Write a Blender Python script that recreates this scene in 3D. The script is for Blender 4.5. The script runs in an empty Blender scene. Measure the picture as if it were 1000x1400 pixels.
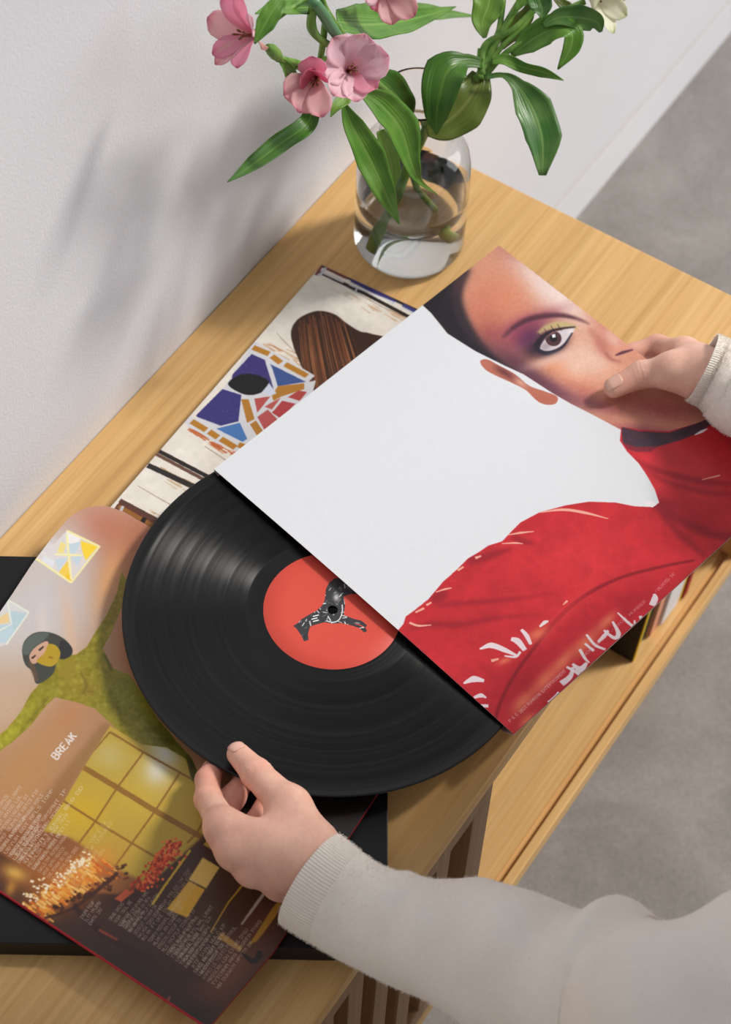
import bpy, bmesh, math, random
import numpy as np
from mathutils import Vector, Matrix
random.seed(7); RNG = np.random.default_rng(7)
SC = bpy.context.scene; COL = SC.collection

# ------------------------------------------------------------------ camera (1000 x 1400)
F_PX = 3019.42
CAM = np.array([-1.1952, -0.7145, 1.3711])
C_R = np.array([0.5509, -0.8339, 0.0323]); C_U = np.array([0.6694, 0.4647, 0.5797]); C_F = np.array([0.4984, 0.2977, -0.8142])
cd = bpy.data.cameras.new('camera'); cam = bpy.data.objects.new('camera', cd); COL.objects.link(cam)
cd.sensor_fit = 'HORIZONTAL'; cd.sensor_width = 36; cd.lens = F_PX * 36 / 1000; cd.clip_start = .05; cd.clip_end = 40
cd.dof.use_dof = True; cd.dof.focus_distance = 1.56; cd.dof.aperture_fstop = 12.0
M = Matrix(((C_R[0], C_U[0], -C_F[0], CAM[0]), (C_R[1], C_U[1], -C_F[1], CAM[1]), (C_R[2], C_U[2], -C_F[2], CAM[2]), (0, 0, 0, 1)))
cam.matrix_world = M; SC.camera = cam

# ------------------------------------------------------------------ world, sun, exposure
SUN_STRENGTH, SKY_STRENGTH = 2.55, 0.30
wd = bpy.data.worlds.new('world'); SC.world = wd; wd.use_nodes = True
bg = wd.node_tree.nodes['Background']; bg.inputs[0].default_value = (0.93, 0.965, 1.0, 1); bg.inputs[1].default_value = SKY_STRENGTH
sd = bpy.data.lights.new('sun', 'SUN'); sun = bpy.data.objects.new('sun', sd); COL.objects.link(sun)
sd.energy = SUN_STRENGTH; sd.angle = math.radians(9.5); sd.color = (1.0, 0.95, 0.88)
LIGHT_DIR = Vector((-0.82, 0.58, -1.0)).normalized()
sun.rotation_euler = LIGHT_DIR.to_track_quat('-Z', 'Y').to_euler(); sun.location = (1.5, -2, 2.5)
# skylight of the tall window that the sun comes through, front right of the cabinet
ad = bpy.data.lights.new('window_daylight', 'AREA'); awin = bpy.data.objects.new('window_daylight', ad); COL.objects.link(awin)
ad.shape = 'RECTANGLE'; ad.size = 1.8; ad.size_y = 2.0; ad.energy = 34; ad.color = (0.93, 0.965, 1.0)
awin.location = (1.75, -2.0, 1.35); awin.rotation_euler = (Vector((-.25, -.2, .1)) - Vector(awin.location)).to_track_quat('-Z', 'Y').to_euler()
vs = SC.view_settings; vs.view_transform = 'Standard'; vs.look = 'None'; vs.gamma = 1; vs.use_curve_mapping = False; vs.exposure = 0.0

# ------------------------------------------------------------------ helpers
def ray(px): return C_F + C_R * (px[0] - 500) / F_PX - C_U * (px[1] - 700) / F_PX
def at(px, z=None, y=None, d=None):
    r = ray(px)
    k = d if d is not None else ((z - CAM[2]) / r[2] if z is not None else (y - CAM[1]) / r[1])
    return CAM + k * r
def link(name, me, mat=None, parent=None, smooth=False):
    o = bpy.data.objects.new(name, me); COL.objects.link(o)
    if mat is not None:
        for m_ in (mat if isinstance(mat, (list, tuple)) else [mat]): me.materials.append(m_)
    if smooth: me.polygons.foreach_set('use_smooth', [True] * len(me.polygons))
    if parent is not None: o.parent = parent
    return o
def tag(o, label=None, cat=None, group=None, kind=None):
    if label: o['label'] = label
    if cat: o['category'] = cat
    if group: o['group'] = group
    if kind: o['kind'] = kind
    return o
def thing(name, label, cat, loc=(0, 0, 0), group=None):
    o = bpy.data.objects.new(name, None); COL.objects.link(o); o.location = loc; o.empty_display_size = .02
    return tag(o, label, cat, group)
def mesh_np(name, V, F, mat=None, parent=None, smooth=True, uv=None, off=None):
    me = bpy.data.meshes.new(name); V = np.asarray(V, float)
    if off is not None: V = V - np.asarray(off)
    me.from_pydata(V.tolist(), [], [tuple(int(i) for i in f) for f in F]); me.update()
    if uv is not None:
        ul = me.uv_layers.new(name='UVMap'); idx = np.empty(len(me.loops), int); me.loops.foreach_get('vertex_index', idx)
        ul.data.foreach_set('uv', np.asarray(uv, float)[idx].ravel())
    return link(name, me, mat, parent, smooth)
def off_of(parent): return np.array(parent.location) if parent is not None else np.zeros(3)
def box(name, lo, hi, mat, parent=None, bevel=.001, rz=None, seg=2):
    lo = np.array(lo, float); hi = np.array(hi, float); c = (lo + hi) / 2
    bm = bmesh.new(); bmesh.ops.create_cube(bm, size=1)
    for v in bm.verts: v.co = Vector([v.co[i] * (hi[i] - lo[i]) for i in range(3)])
    if bevel: bmesh.ops.bevel(bm, geom=list(bm.edges), offset=bevel, segments=seg, affect='EDGES', profile=.5)
    me = bpy.data.meshes.new(name); bm.to_mesh(me); bm.free()
    o = link(name, me, mat, parent); o.location = Vector(c) - (Vector(off_of(parent)))
    if rz: o.rotation_euler.z = rz
    return o
def grid_faces(nu, nv, closed_v=False):
    F = []
    for i in range(nu - 1):
        for j in range(nv if closed_v else nv - 1):
            j2 = (j + 1) % nv
            F.append((i * nv + j, (i + 1) * nv + j, (i + 1) * nv + j2, i * nv + j2))
    return F
def lathe(name, prof, mat, parent=None, seg=96, smooth=True, close=False):
    n = len(prof); V = []; F = []
    for r, z in prof:
        for k in range(seg):
            a = 2 * math.pi * k / seg; V.append((r * math.cos(a), r * math.sin(a), z))
    F = grid_faces(n, seg, True); F = [f[::-1] for f in F]
    if prof[0][0] > 1e-6 and not close: pass
    if close: F += [((n - 1) * seg + k, k, (k + 1) % seg, (n - 1) * seg + (k + 1) % seg)[::-1] for k in range(seg)]
    me = bpy.data.meshes.new(name); me.from_pydata(V, [], F); me.update()
    bm = bmesh.new(); bm.from_mesh(me); bmesh.ops.remove_doubles(bm, verts=bm.verts, dist=1e-7); bmesh.ops.recalc_face_normals(bm, faces=bm.faces); bm.to_mesh(me); bm.free()
    return link(name, me, mat, parent, smooth)
def catmull(P, n):
    P = np.asarray(P, float); Q = np.vstack([2 * P[0] - P[1], P, 2 * P[-1] - P[-2]]); out = []
    for t in np.linspace(0, len(P) - 1 - 1e-9, n):
        i = int(t); f = t - i; a, b, c, d = Q[i:i + 4]
        out.append(.5 * ((2 * b) + (-a + c) * f + (2 * a - 5 * b + 4 * c - d) * f * f + (-a + 3 * b - 3 * c + d) * f ** 3))
    return np.array(out)
def tube(name, P, R, mat, parent=None, seg=10, n=None, cap=True):
    n = n or max(8, 6 * len(P)); C = catmull(P, n); rr = np.interp(np.linspace(0, len(P) - 1, n), np.arange(len(P)), R)
    T = np.gradient(C, axis=0); T /= np.linalg.norm(T, axis=1)[:, None]
    up = np.array([0.3, .2, 1.]); V = []
    s = np.cross(up, T[0]); s /= np.linalg.norm(s)
    for i in range(n):
        s = s - T[i] * (s @ T[i]); s /= np.linalg.norm(s); b = np.cross(T[i], s)
        for k in range(seg):
            a = 2 * math.pi * k / seg; V.append(C[i] + rr[i] * (math.cos(a) * s + math.sin(a) * b))
    F = grid_faces(n, seg, True)
    if cap: F += [tuple(range(seg)), tuple(reversed([(n - 1) * seg + k for k in range(seg)]))]
    return mesh_np(name, V, F, mat, parent, True, off=off_of(parent))

# ------------------------------------------------------------------ node material helper
class NT:
    def __init__(s, name, rough=.5, spec=.5):
        s.m = bpy.data.materials.new(name); s.m.use_nodes = True; s.t = s.m.node_tree; s.b = s.t.nodes['Principled BSDF']
        s.b.inputs['Roughness'].default_value = rough; s.b.inputs['Specular IOR Level'].default_value = spec
    def n(s, typ, ins=None, **kw):
        nd = s.t.nodes.new(typ)
        for k, v in kw.items(): setattr(nd, k, v)
        for k, v in (ins or {}).items():
            if isinstance(v, tuple) and len(v) == 2 and hasattr(v[0], 'outputs'): s.t.links.new(v[0].outputs[v[1]], nd.inputs[k])
            elif hasattr(v, 'outputs'): s.t.links.new(v.outputs[0], nd.inputs[k])
            else: nd.inputs[k].default_value = v
        return nd
    def l(s, a, o, k, b=None): s.t.links.new(a.outputs[o], (b or s.b).inputs[k])
    def ramp(s, fac, stops, o=0, interp='LINEAR'):
        r = s.t.nodes.new('ShaderNodeValToRGB'); s.t.links.new(fac.outputs[o], r.inputs[0]); cr = r.color_ramp; cr.interpolation = interp
        while len(cr.elements) < len(stops): cr.elements.new(.5)
        for e, (p, c) in zip(cr.elements, stops): e.position = p; e.color = (*c, 1) if len(c) == 3 else c
        return r
    def coords(s, scale=(1, 1, 1), rot=(0, 0, 0), out='Object'):
        tc = s.n('ShaderNodeTexCoord'); return s.n('ShaderNodeMapping', {'Vector': (tc, out), 'Scale': scale, 'Rotation': rot})
    def noise(s, vec, scale, detail=3, rough=.5, dist=0): return s.n('ShaderNodeTexNoise', {'Vector': vec, 'Scale': scale, 'Detail': detail, 'Roughness': rough, 'Distortion': dist})
    def mix(s, fac, a, b, blend='MIX'):
        nd = s.t.nodes.new('ShaderNodeMix'); nd.data_type = 'RGBA'; nd.blend_type = blend
        for i, v in ((0, fac), (6, a), (7, b)):
            if hasattr(v, 'outputs'): s.t.links.new(v.outputs[2] if v.bl_idname == 'ShaderNodeMix' else v.outputs[0], nd.inputs[i])
            else: nd.inputs[i].default_value = v if i == 0 else ((*v, 1) if len(v) == 3 else v)
        return nd
    def bump(s, h, strength=.3, dist=.001, o=0):
        b = s.n('ShaderNodeBump', {'Height': (h, o), 'Strength': strength, 'Distance': dist}); s.l(b, 0, 'Normal'); return b
def lin(*c):
    return tuple((x / 255 / 12.92 if x / 255 <= .04045 else ((x / 255 + .055) / 1.055) ** 2.4) for x in c)
def plain(name, c, rough=.5, spec=.5):
    m = NT(name, rough, spec); v = m.noise(m.coords(), 60, 2)
    x = m.mix(v, tuple(k * .92 for k in c), tuple(min(1, k * 1.06) for k in c)); m.l(x, 2, 'Base Color'); return m.m
def wood(name, c0, c1, c2, axis=0):
    m = NT(name, .42, .35); sc = [150, 150, 150]; sc[axis] = 2.2; s2 = [22, 22, 22]; s2[axis] = .8; s3 = [300, 300, 300]; s3[axis] = 9
    a = m.noise(m.coords(tuple(sc)), 1.0, 5, .6, .25); b = m.noise(m.coords(tuple(s2)), 1.0, 3, .5, .6); f = m.noise(m.coords(tuple(s3)), 1.0, 2, .5)
    r1 = m.ramp(a, [(.28, c0), (.5, c1), (.72, c2)]); r2 = m.ramp(b, [(.3, (.92, .90, .88)), (.7, (1.06, 1.05, 1.04))]); r3 = m.ramp(f, [(.35, (.93, .92, .90)), (.6, (1.03, 1.03, 1.03))])
    x = m.mix(1.0, r1, r2, 'MULTIPLY'); y = m.mix(1.0, x, r3, 'MULTIPLY'); m.l(y, 2, 'Base Color'); m.bump(f, .12, .0004)
    return m.m

W0, W1, W2 = lin(204, 159, 100), lin(214, 172, 113), lin(222, 183, 125)
M_WOODX = wood('wood_along_cabinet', W0, W1, W2, 0); M_WOODZ = wood('wood_upright', W0, W1, W2, 2); M_WOODY = wood('wood_across', W0, W1, W2, 1)
m = NT('wall_paint', .9, .2); a_ = m.noise(m.coords(), 420, 4, .6); b_ = m.noise(m.coords(), 3, 2)
m.l(m.ramp(b_, [(.3, lin(223, 223, 228)), (.7, lin(229, 229, 233))]), 0, 'Base Color'); m.bump(a_, .35, .0012); M_WALL = m.m
m = NT('baseboard_paint', .55, .4); b_ = m.noise(m.coords(), 5, 2); m.l(m.ramp(b_, [(.3, lin(222, 222, 226)), (.7, lin(228, 228, 231))]), 0, 'Base Color'); M_BASE = m.m
m = NT('floor_lino', .7, .3); a_ = m.noise(m.coords(), 9, 6, .62, .4); b_ = m.noise(m.coords(), 260, 3, .6)
r1 = m.ramp(a_, [(.3, lin(126, 121, 117)), (.5, lin(138, 133, 129)), (.7, lin(152, 147, 143))]); r2 = m.ramp(b_, [(.3, (.88, .88, .88)), (.7, (1.1, 1.1, 1.1))])
m.l(m.mix(1.0, r1, r2, 'MULTIPLY'), 2, 'Base Color'); M_FLOOR = m.m
M_BLACK = plain('black_card', lin(20, 20, 23), .45, .3)
# ------------------------------------------------------------------ the room
ZF = -0.50
def struct(o, lab=None): o['kind'] = 'structure'; return o
struct(box('floor', (-4, -4, ZF - .05), (4, .10, ZF), M_FLOOR, None, 0))
struct(box('wall_back', (-4, 0, ZF), (4, .10, 2.2), M_WALL, None, 0))
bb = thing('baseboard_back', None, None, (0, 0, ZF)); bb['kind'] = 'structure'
V = []; prof = [(0, 0), (-.0007, 0), (-.0007, .0672), (0, .0679)]
for x in (-4, 4): V += [(x, y, z) for y, z in prof]
n_ = len(prof); o = mesh_np('moulding', V, [(i, i + 1, n_ + i + 1, n_ + i) for i in range(n_ - 1)], M_WALL, bb, False)
mesh_np('painted_shade_line', [(x, y, z) for x in (-4, 4) for y, z in ((-.0002, .0678), (-.0009, .0690), (-.0009, .0725), (-.0002, .0738))], [(i, i + 1, i + 5, i + 4) for i in range(3)], plain('shade_line_paint', lin(206, 199, 196), .8, .2), bb, False)  # greyer strip added above the moulding, its colour stands in for the shadow line

# ------------------------------------------------------------------ the cabinet: top z = 0, far end x = 0, front y = -.412
DEP, TT, XL = .4121, .0175, -1.70
ZB1, ZB0 = -.306, -.3262           # bottom board
cab = thing('cabinet', 'low light-wood cabinet standing against the white wall with a slatted door', 'cabinet', (-.85, -.2, ZF))
box('top_panel', (XL, -DEP, -TT), (0, -.0005, 0), M_WOODX, cab, .0012)
# bottom board with two sliding-door grooves: built from its section
sec = [(-.002, ZB0), (-DEP, ZB0), (-DEP, ZB1 - .0012), (-DEP + .0012, ZB1), (-.4045, ZB1), (-.4045, ZB1 - .006), (-.3975, ZB1 - .006), (-.3975, ZB1), (-.002, ZB1)]
V = []
for x in (XL + .0005, -.0005): V += [(x, y, z) for y, z in sec]
n_ = len(sec); Fs = [(i, (i + 1) % n_, n_ + (i + 1) % n_, n_ + i) for i in range(n_)] + [tuple(range(n_))[::-1], tuple(range(n_, 2 * n_))]
mesh_np('bottom_panel', V, Fs, M_WOODX, cab, False, off=off_of(cab))
for x0, x1 in ((-.018, -.0005), (XL + .0005, XL + .018)): box('end_panel', (x0, -DEP + .0005, ZB1), (x1, -.002, -TT), M_WOODZ, cab, .0008)
box('divider', (-.86, -.385, ZB1), (-.842, -.012, -TT), M_WOODZ, cab, .0008)
box('back_panel', (XL + .018, -.0115, ZB1), (-.018, -.002, -TT), M_WOODX, cab, .0004)
for x in (XL + .05, -.95, -.09):
    for y in (-.36, -.05): box('leg', (x - .02, y - .02, ZF), (x + .02, y + .02, ZB0), M_WOODZ, cab, .002)
M_WOODD = wood('wood_door', lin(140, 108, 74), lin(154, 120, 86), lin(166, 134, 100), 2)
def sliding_door(x0, x1, y0, y1):
    d = bpy.data.objects.new('sliding_door', None); COL.objects.link(d); d.parent = cab; d.location = Vector((x0, y0, ZB1)) - cab.location
    base = np.array([x0, y0, ZB1])
    def pb(nm, lo, hi, b=.0006):
        c = (np.array(lo) + np.array(hi)) / 2
        q = box(nm, lo, hi, M_WOODD, None, b); q.parent = d; q.location = Vector(c - base); return q
    pb('rail', (x0, y0, -TT - .018), (x1, y1, -TT - .0005)); pb('rail', (x0, y0, ZB1 - .004), (x1, y1, ZB1 + .02))
    pb('stile', (x1 - .025, y0, ZB1 + .02), (x1, y1, -TT - .018)); pb('stile', (x0, y0, ZB1 + .02), (x0 + .025, y1, -TT - .018))
    x = x1 - .054; 
    while x - .0185 > x0 + .03:
        pb('slat', (x - .0185, y0 + .0005, ZB1 + .02), (x, y1, -TT - .018), .0004); x -= .0371
sliding_door(-1.25, -.490, -DEP + .0002, -DEP + .0155)
# ------------------------------------------------------------------ printed pictures: painted in numpy at load time, flat print only
def blur(a, s):
    if s < .3: return a
    r = max(1, int(math.ceil(3 * s))); k = np.exp(-.5 * (np.arange(-r, r + 1) / s) ** 2); k /= k.sum()
    for ax in (0, 1):
        p = np.pad(a, [(r, r) if i == ax else (0, 0) for i in (0, 1)], mode='edge'); o = np.zeros_like(a)
        for i, w in enumerate(k): o += w * (p[i:i + a.shape[0], :] if ax == 0 else p[:, i:i + a.shape[1]])
        a = o
    return a
_G = """A 0E11111F111111|B 1E11111E11111E|C 0E11101010110E|D 1E11111111111E|E 1F10101E10101F|F 1F10101E101010|G 0E11101711110E|H 1111111F111111|I 0E04040404040E|J 0702020202120C|K 11121418141211|L 1010101010101F|M 111B1515111111|N 11191513111111|O 0E11111111110E|P 1E11111E101010|Q 0E11111115120D|R 1E11111E141211|S 0F10100E01011E|T 1F040404040404|U 1111111111110E|V 11111111110A04|W 11111115151B11|X 11110A040A1111|Y 11110A04040404|Z 1F01020408101F|0 0E11131519110E|1 040C040404040E|2 0E11010204081F|3 1F02040201110E|4 02060A121F0202|5 1F101E0101110E|& 0C12140815120D|/ 00010204081000|. 000000000C0C00|, 00000000060408"""
FONT = {}
for g in _G.split('|'):
    ch, hx = g[0], g[2:]; FONT[ch] = np.array([[(int(hx[2 * i:2 * i + 2], 16) >> (4 - j)) & 1 for j in range(5)] for i in range(7)], float)
def text_bitmap(s):
    cols = []
    for ch in s:
        cols.append(FONT.get(ch, np.zeros((7, 5))) if ch != ' ' else np.zeros((7, 3))); cols.append(np.zeros((7, 1)))
    return np.concatenate(cols, 1)
class Canvas:
    def __init__(s, n, O, U, V_, base):
        # O corner (u=v=0), U and V_ edge vectors in the world; photo points are carried to the sheet's own plane
        s.n = n; s.sc = n / 540.0; s.O, s.U, s.V = (np.asarray(q, float) for q in (O, U, V_)); s.N = np.cross(s.U, s.V); s.a = np.ones((n, n, 3)) * np.array(base, float) / 255
    def uv(s, P):
        P = np.atleast_2d(np.asarray(P, float)); out = []
        A = np.stack([s.U, s.V, s.N], 1); Ai = np.linalg.inv(A)
        for p in P:
            r = ray(p); k = ((s.O - CAM) @ s.N) / (r @ s.N); q = Ai @ (CAM + k * r - s.O); out.append(q[:2] * s.n)
        return np.array(out)
    def mask(s, Q, x0, y0, x1, y1):
        mk = np.zeros((y1 - y0, x1 - x0)); x, y = Q[:, 0], Q[:, 1]; x2, y2 = np.roll(x, -1), np.roll(y, -1)
        for r in range(max(y0, int(y.min())), min(y1, int(y.max()) + 2)):
            yy = r + .5; c = (y <= yy) != (y2 <= yy)
            if not c.any(): continue
            xs = np.sort(x[c] + (yy - y[c]) / (y2[c] - y[c]) * (x2[c] - x[c]))
            for i in range(0, len(xs) - 1, 2):
                ia, ib = max(x0, int(math.floor(xs[i]))), min(x1 - 1, int(math.floor(xs[i + 1])))
                if ib >= x0 and ia < x1: mk[r - y0, ia - x0:ib + 1 - x0] = 1
        return mk
    def put(s, mk, col, alpha=1, clip=None, at=(0, 0)):
        y0, x0 = at; y1, x1 = y0 + mk.shape[0], x0 + mk.shape[1]
        if clip is not None: mk = mk * clip[y0:y1, x0:x1]
        c = np.array(col, float) / 255; m3 = (mk * alpha)[..., None]; s.a[y0:y1, x0:x1] = s.a[y0:y1, x0:x1] * (1 - m3) + c * m3
    def poly(s, P, col, f=.8, alpha=1, smooth=False, clip=None, uv=False):
        Q = np.asarray(P, float) if uv else s.uv(P)
        if smooth:
            L = len(Q); R_ = np.vstack([Q[-2:], Q, Q[:3]]); Q = catmull(R_, 10 * len(R_)); k = 10 * len(R_) / (len(R_) - 1); Q = Q[int(2 * k):int((L + 2) * k)]
        f = f * s.n / 1100; pd = int(3 * f) + 3; x0, y0 = np.maximum(0, np.floor(Q.min(0)).astype(int) - pd); x1, y1 = np.minimum(s.n, np.ceil(Q.max(0)).astype(int) + pd); full = np.zeros((s.n, s.n))
        if x1 <= x0 or y1 <= y0: return full
        mk = blur(s.mask(Q, x0, y0, x1, y1), f); s.put(mk, col, alpha, clip, (y0, x0)); full[y0:y1, x0:x1] = mk; return full
    def stroke(s, P, w, col, f=.7, alpha=1, clip=None, smooth=True):
        # w in photo px, one width or a width per point
        Q = s.uv(P); sc = s.sc
        ww = np.full(len(Q), w, float) if np.isscalar(w) else np.array(w, float)
        if smooth and len(Q) > 2: n = 8 * len(Q); ww = np.interp(np.linspace(0, len(Q) - 1, n), np.arange(len(Q)), ww); Q = catmull(Q, n)
        T = np.gradient(Q, axis=0); T /= np.linalg.norm(T, axis=1)[:, None] + 1e-9; Nn = np.stack([-T[:, 1], T[:, 0]], 1) * (ww * sc / 2)[:, None]
        s.poly(np.vstack([Q + Nn, (Q - Nn)[::-1]]), col, f, alpha, False, clip, True)
    def blob(s, c, rx, ry, ang, col, alpha=1, clip=None):
        # soft patch; radii in photo px
        q = s.uv([c])[0]; e = s.uv([(c[0] + math.cos(math.radians(ang)), c[1] + math.sin(math.radians(ang)))])[0] - q; g = s.uv([(c[0] - math.sin(math.radians(ang)), c[1] + math.cos(math.radians(ang)))])[0] - q
        A = np.linalg.inv(np.stack([e * rx, g * ry], 1)); R_ = 2.4 * (np.abs(e * rx) + np.abs(g * ry)); x0, y0 = np.maximum(0, np.floor(q - R_).astype(int)); x1, y1 = np.minimum(s.n, np.ceil(q + R_).astype(int))
        if x1 <= x0 or y1 <= y0: return
        yy, xx = np.mgrid[y0:y1, x0:x1] + .5; dx, dy = xx - q[0], yy - q[1]; a = A[0, 0] * dx + A[0, 1] * dy; b = A[1, 0] * dx + A[1, 1] * dy
        s.put(np.exp(-(a * a + b * b)), col, alpha, clip, (y0, x0))
    def text(s, st, p0, p1, hpx, col, alpha=1, flip=False):
        # one line of lettering whose baseline runs from photo point p0 to p1
        B = text_bitmap(st); a, b = s.uv([p0, p1]); e = b - a; L = np.linalg.norm(e); e /= L; g = np.array([-e[1], e[0]]); H = hpx * s.sc
        x0, y0 = np.floor(np.minimum(a, b) - H - 2).astype(int); x1, y1 = np.ceil(np.maximum(a, b) + H + 2).astype(int)
        x0, y0 = max(0, x0), max(0, y0); x1, y1 = min(s.n, x1), min(s.n, y1)
        if x1 <= x0 or y1 <= y0: return
        acc = np.zeros((y1 - y0, x1 - x0))
        for oy in (.17, .5, .83):
            for ox in (.17, .5, .83):
                yy, xx = np.mgrid[y0:y1, x0:x1]; dx = xx + ox - a[0]; dy = yy + oy - a[1]
                u = (dx * e[0] + dy * e[1]) / L * B.shape[1]; v = (1 - (dx * g[0] + dy * g[1]) / H) * 7
                ok = (u >= 0) & (u < B.shape[1]) & (v >= 0) & (v < 7); acc += np.where(ok, B[np.clip(v.astype(int), 0, 6), np.clip(u.astype(int), 0, B.shape[1] - 1)], 0) / 9
        m3 = (acc * alpha)[..., None]; s.a[y0:y1, x0:x1] = s.a[y0:y1, x0:x1] * (1 - m3) + np.array(col) / 255 * m3
    def grain(s, amt, sm=.6, clip=None):
        g = blur(RNG.normal(0, 1, (s.n, s.n)), sm); g = g / g.std() * amt / 255; s.a = s.a + (g if clip is None else g * clip)[..., None]
    def noise(s, cell, amt):
        k = s.n // cell + 2; g = RNG.normal(0, 1, (k, k)); yy, xx = np.mgrid[0:s.n, 0:s.n] / cell; i, j = yy.astype(int), xx.astype(int); f, h = yy - i, xx - j; f = f * f * (3 - 2 * f); h = h * h * (3 - 2 * h)
        return (g[i, j] * (1 - f) * (1 - h) + g[i + 1, j] * f * (1 - h) + g[i, j + 1] * (1 - f) * h + g[i + 1, j + 1] * f * h) * amt
    def image(s, name, gain=1.0):
        im = bpy.data.images.new(name, s.n, s.n); px = np.ones((s.n, s.n, 4), np.float32); px[..., :3] = np.clip(s.a * gain, 0, 1); im.pixels.foreach_set(px.ravel()); im.update(); return im
def print_mat(name, im, rough=.42, spec=.4, coat=0.0):
    m = NT(name, rough, spec); uvn = m.n('ShaderNodeUVMap'); t = m.n('ShaderNodeTexImage', {'Vector': uvn}, image=im, extension='EXTEND'); m.l(t, 0, 'Base Color')
    n_ = m.noise(m.coords(), 900, 2); m.bump(n_, .05, .0003); m.b.inputs['Coat Weight'].default_value = coat; m.b.inputs['Coat Roughness'].default_value = .25
    return m.m
# ------------------------------------------------------------------ picture 1: white sleeve with a cropped portrait in a red jacket
RS = [np.array(q) for q in ((-.4191, -.1179, .0515), (-.4829, -.4177, .0465), (-.1836, -.4817, .0629), (-.1198, -.1819, .0679))]   # (0,0) (1,0) (1,1) (0,1)
def art_red():
    c = Canvas(1400, RS[0], RS[1] - RS[0], RS[3] - RS[0], (227, 230, 236))
    SK = (214, 150, 122)
    face = [(560, 400), (683, 320), (700, 320), (900, 480), (1040, 590), (985, 574), (952, 590), (915, 600), (872, 600), (838, 582), (806, 565), (780, 552), (756, 538), (716, 512), (690, 500), (650, 480), (612, 456), (590, 428)]
    fm = c.poly(face, SK, .9)
    c.blob((700, 350), 45, 18, 40, (196, 122, 102), .8, fm); c.blob((760, 400), 62, 26, 38, (243, 224, 218), .95, fm); c.blob((690, 410), 34, 40, 20, (220, 138, 108), .8, fm)
    c.blob((668, 455), 30, 26, 40, (166, 84, 78), .8, fm); c.blob((715, 455), 34, 20, -35, (160, 58, 88), .8, fm); c.blob((705, 500), 55, 18, 35, (104, 56, 68), .95, fm)
    c.blob((760, 535), 50, 13, 28, (112, 62, 84), .85, fm); c.blob((795, 520), 46, 16, 30, (214, 140, 112), .9, fm); c.blob((812, 490), 36, 20, 40, (236, 196, 176), .95, fm)
    c.blob((770, 505), 40, 12, 25, (230, 150, 110), .7, fm); c.blob((850, 440), 30, 14, 40, (238, 202, 186), .8, fm); c.blob((832, 452), 34, 9, 42, (206, 130, 116), .75, fm); c.blob((828, 470), 16, 18, 60, (196, 122, 106), .7, fm)
    c.blob((862, 472), 16, 9, 38, (224, 156, 134), .8, fm); c.blob((846, 520), 30, 15, 10, (228, 168, 142), .8, fm); c.blob((815, 552), 34, 9, 22, (150, 84, 96), .85, fm)
    c.blob((905, 560), 60, 16, 8, (172, 92, 92), .9, fm); c.blob((880, 590), 60, 9, 5, (166, 76, 92), .8, fm)
    c.blob((735, 372), 46, 18, 40, (238, 212, 206), .85, fm); c.blob((700, 338), 26, 12, 40, (186, 112, 96), .7, fm); c.blob((655, 420), 22, 34, 20, (206, 120, 98), .6, fm); c.blob((786, 500), 26, 18, 30, (240, 206, 190), .7, fm); c.blob((800, 536), 34, 8, 26, (196, 116, 104), .6, fm); c.blob((726, 516), 40, 9, 34, (96, 56, 72), .8, fm)
    c.a += (c.noise(10, 2.2) + c.noise(4, 2.2))[..., None] * fm[..., None] / 255
    # cropped hair at the temple
    hair = [(570, 416), (596, 394), (634, 362), (641, 370), (634, 388), (631, 408), (638, 432), (652, 458), (670, 480), (694, 500), (716, 514), (700, 512), (676, 498), (652, 486), (622, 466), (600, 440)]
    c.poly(hair, (60, 44, 52), 11, .8, True, fm); c.poly(hair, (38, 32, 42), 6, .8, True, fm); c.poly([(570, 416), (615, 376), (622, 392), (618, 415), (630, 446), (655, 475), (680, 494), (655, 487), (620, 466), (598, 440)], (30, 27, 36), 4, .95, True, fm)
    c.blob((628, 385), 8, 26, 30, (90, 60, 66), .55, fm)
    # ear
    ear = [(657, 495), (666, 492), (682, 500), (704, 512), (724, 528), (746, 536), (762, 543), (760, 552), (748, 554), (735, 549), (719, 534), (700, 524), (680, 515), (664, 506)]
    em = c.poly(ear, (190, 112, 92), .8, 1, True); c.blob((690, 510), 22, 5, 32, (104, 52, 56), .85, em); c.blob((668, 498), 10, 5, 25, (196, 116, 96), .8, em); c.blob((712, 524), 10, 4, 35, (226, 172, 150), .8, em); c.blob((744, 546), 15, 6, 15, (186, 104, 82), .8, em)
    # brow, shadow, eye
    c.blob((728, 438), 44, 8, -22, (150, 70, 92), .7, fm)
    c.stroke([(688, 462), (704, 447), (722, 437), (744, 432), (768, 431), (790, 436), (806, 443)], [4, 7, 9, 9, 8, 5, 2], (92, 48, 62), 3.6, .85); c.stroke([(700, 450), (722, 438), (744, 433), (768, 432), (786, 435)], [3, 5, 5, 4, 2], (66, 34, 46), 1.8, .5)
    c.blob((730, 462), 30, 18, -30, (92, 44, 76), .8, fm); c.blob((736, 475), 21, 12, -30, (34, 22, 36), .97, fm); c.blob((752, 482), 18, 6, -20, (40, 26, 42), .9, fm); c.blob((772, 470), 12, 5, -45, (70, 46, 66), .6, fm); c.blob((722, 462), 14, 12, -30, (96, 44, 84), .7, fm)
    c.stroke([(736, 456), (748, 448), (764, 444), (780, 445), (790, 450)], [4, 9, 11, 8, 3], (196, 178, 122), 3.2, .85)
    eye = [(739, 478), (744, 466), (754, 457), (768, 452), (785, 449), (781, 458), (774, 467), (764, 475), (752, 480)]
    ym = c.poly(eye, (214, 204, 210), 1.0, 1, True); c.blob((781, 454), 5, 4, 0, (240, 232, 236), .7, ym); c.blob((746, 474), 9, 6, -20, (150, 132, 142), .7, ym)
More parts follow.
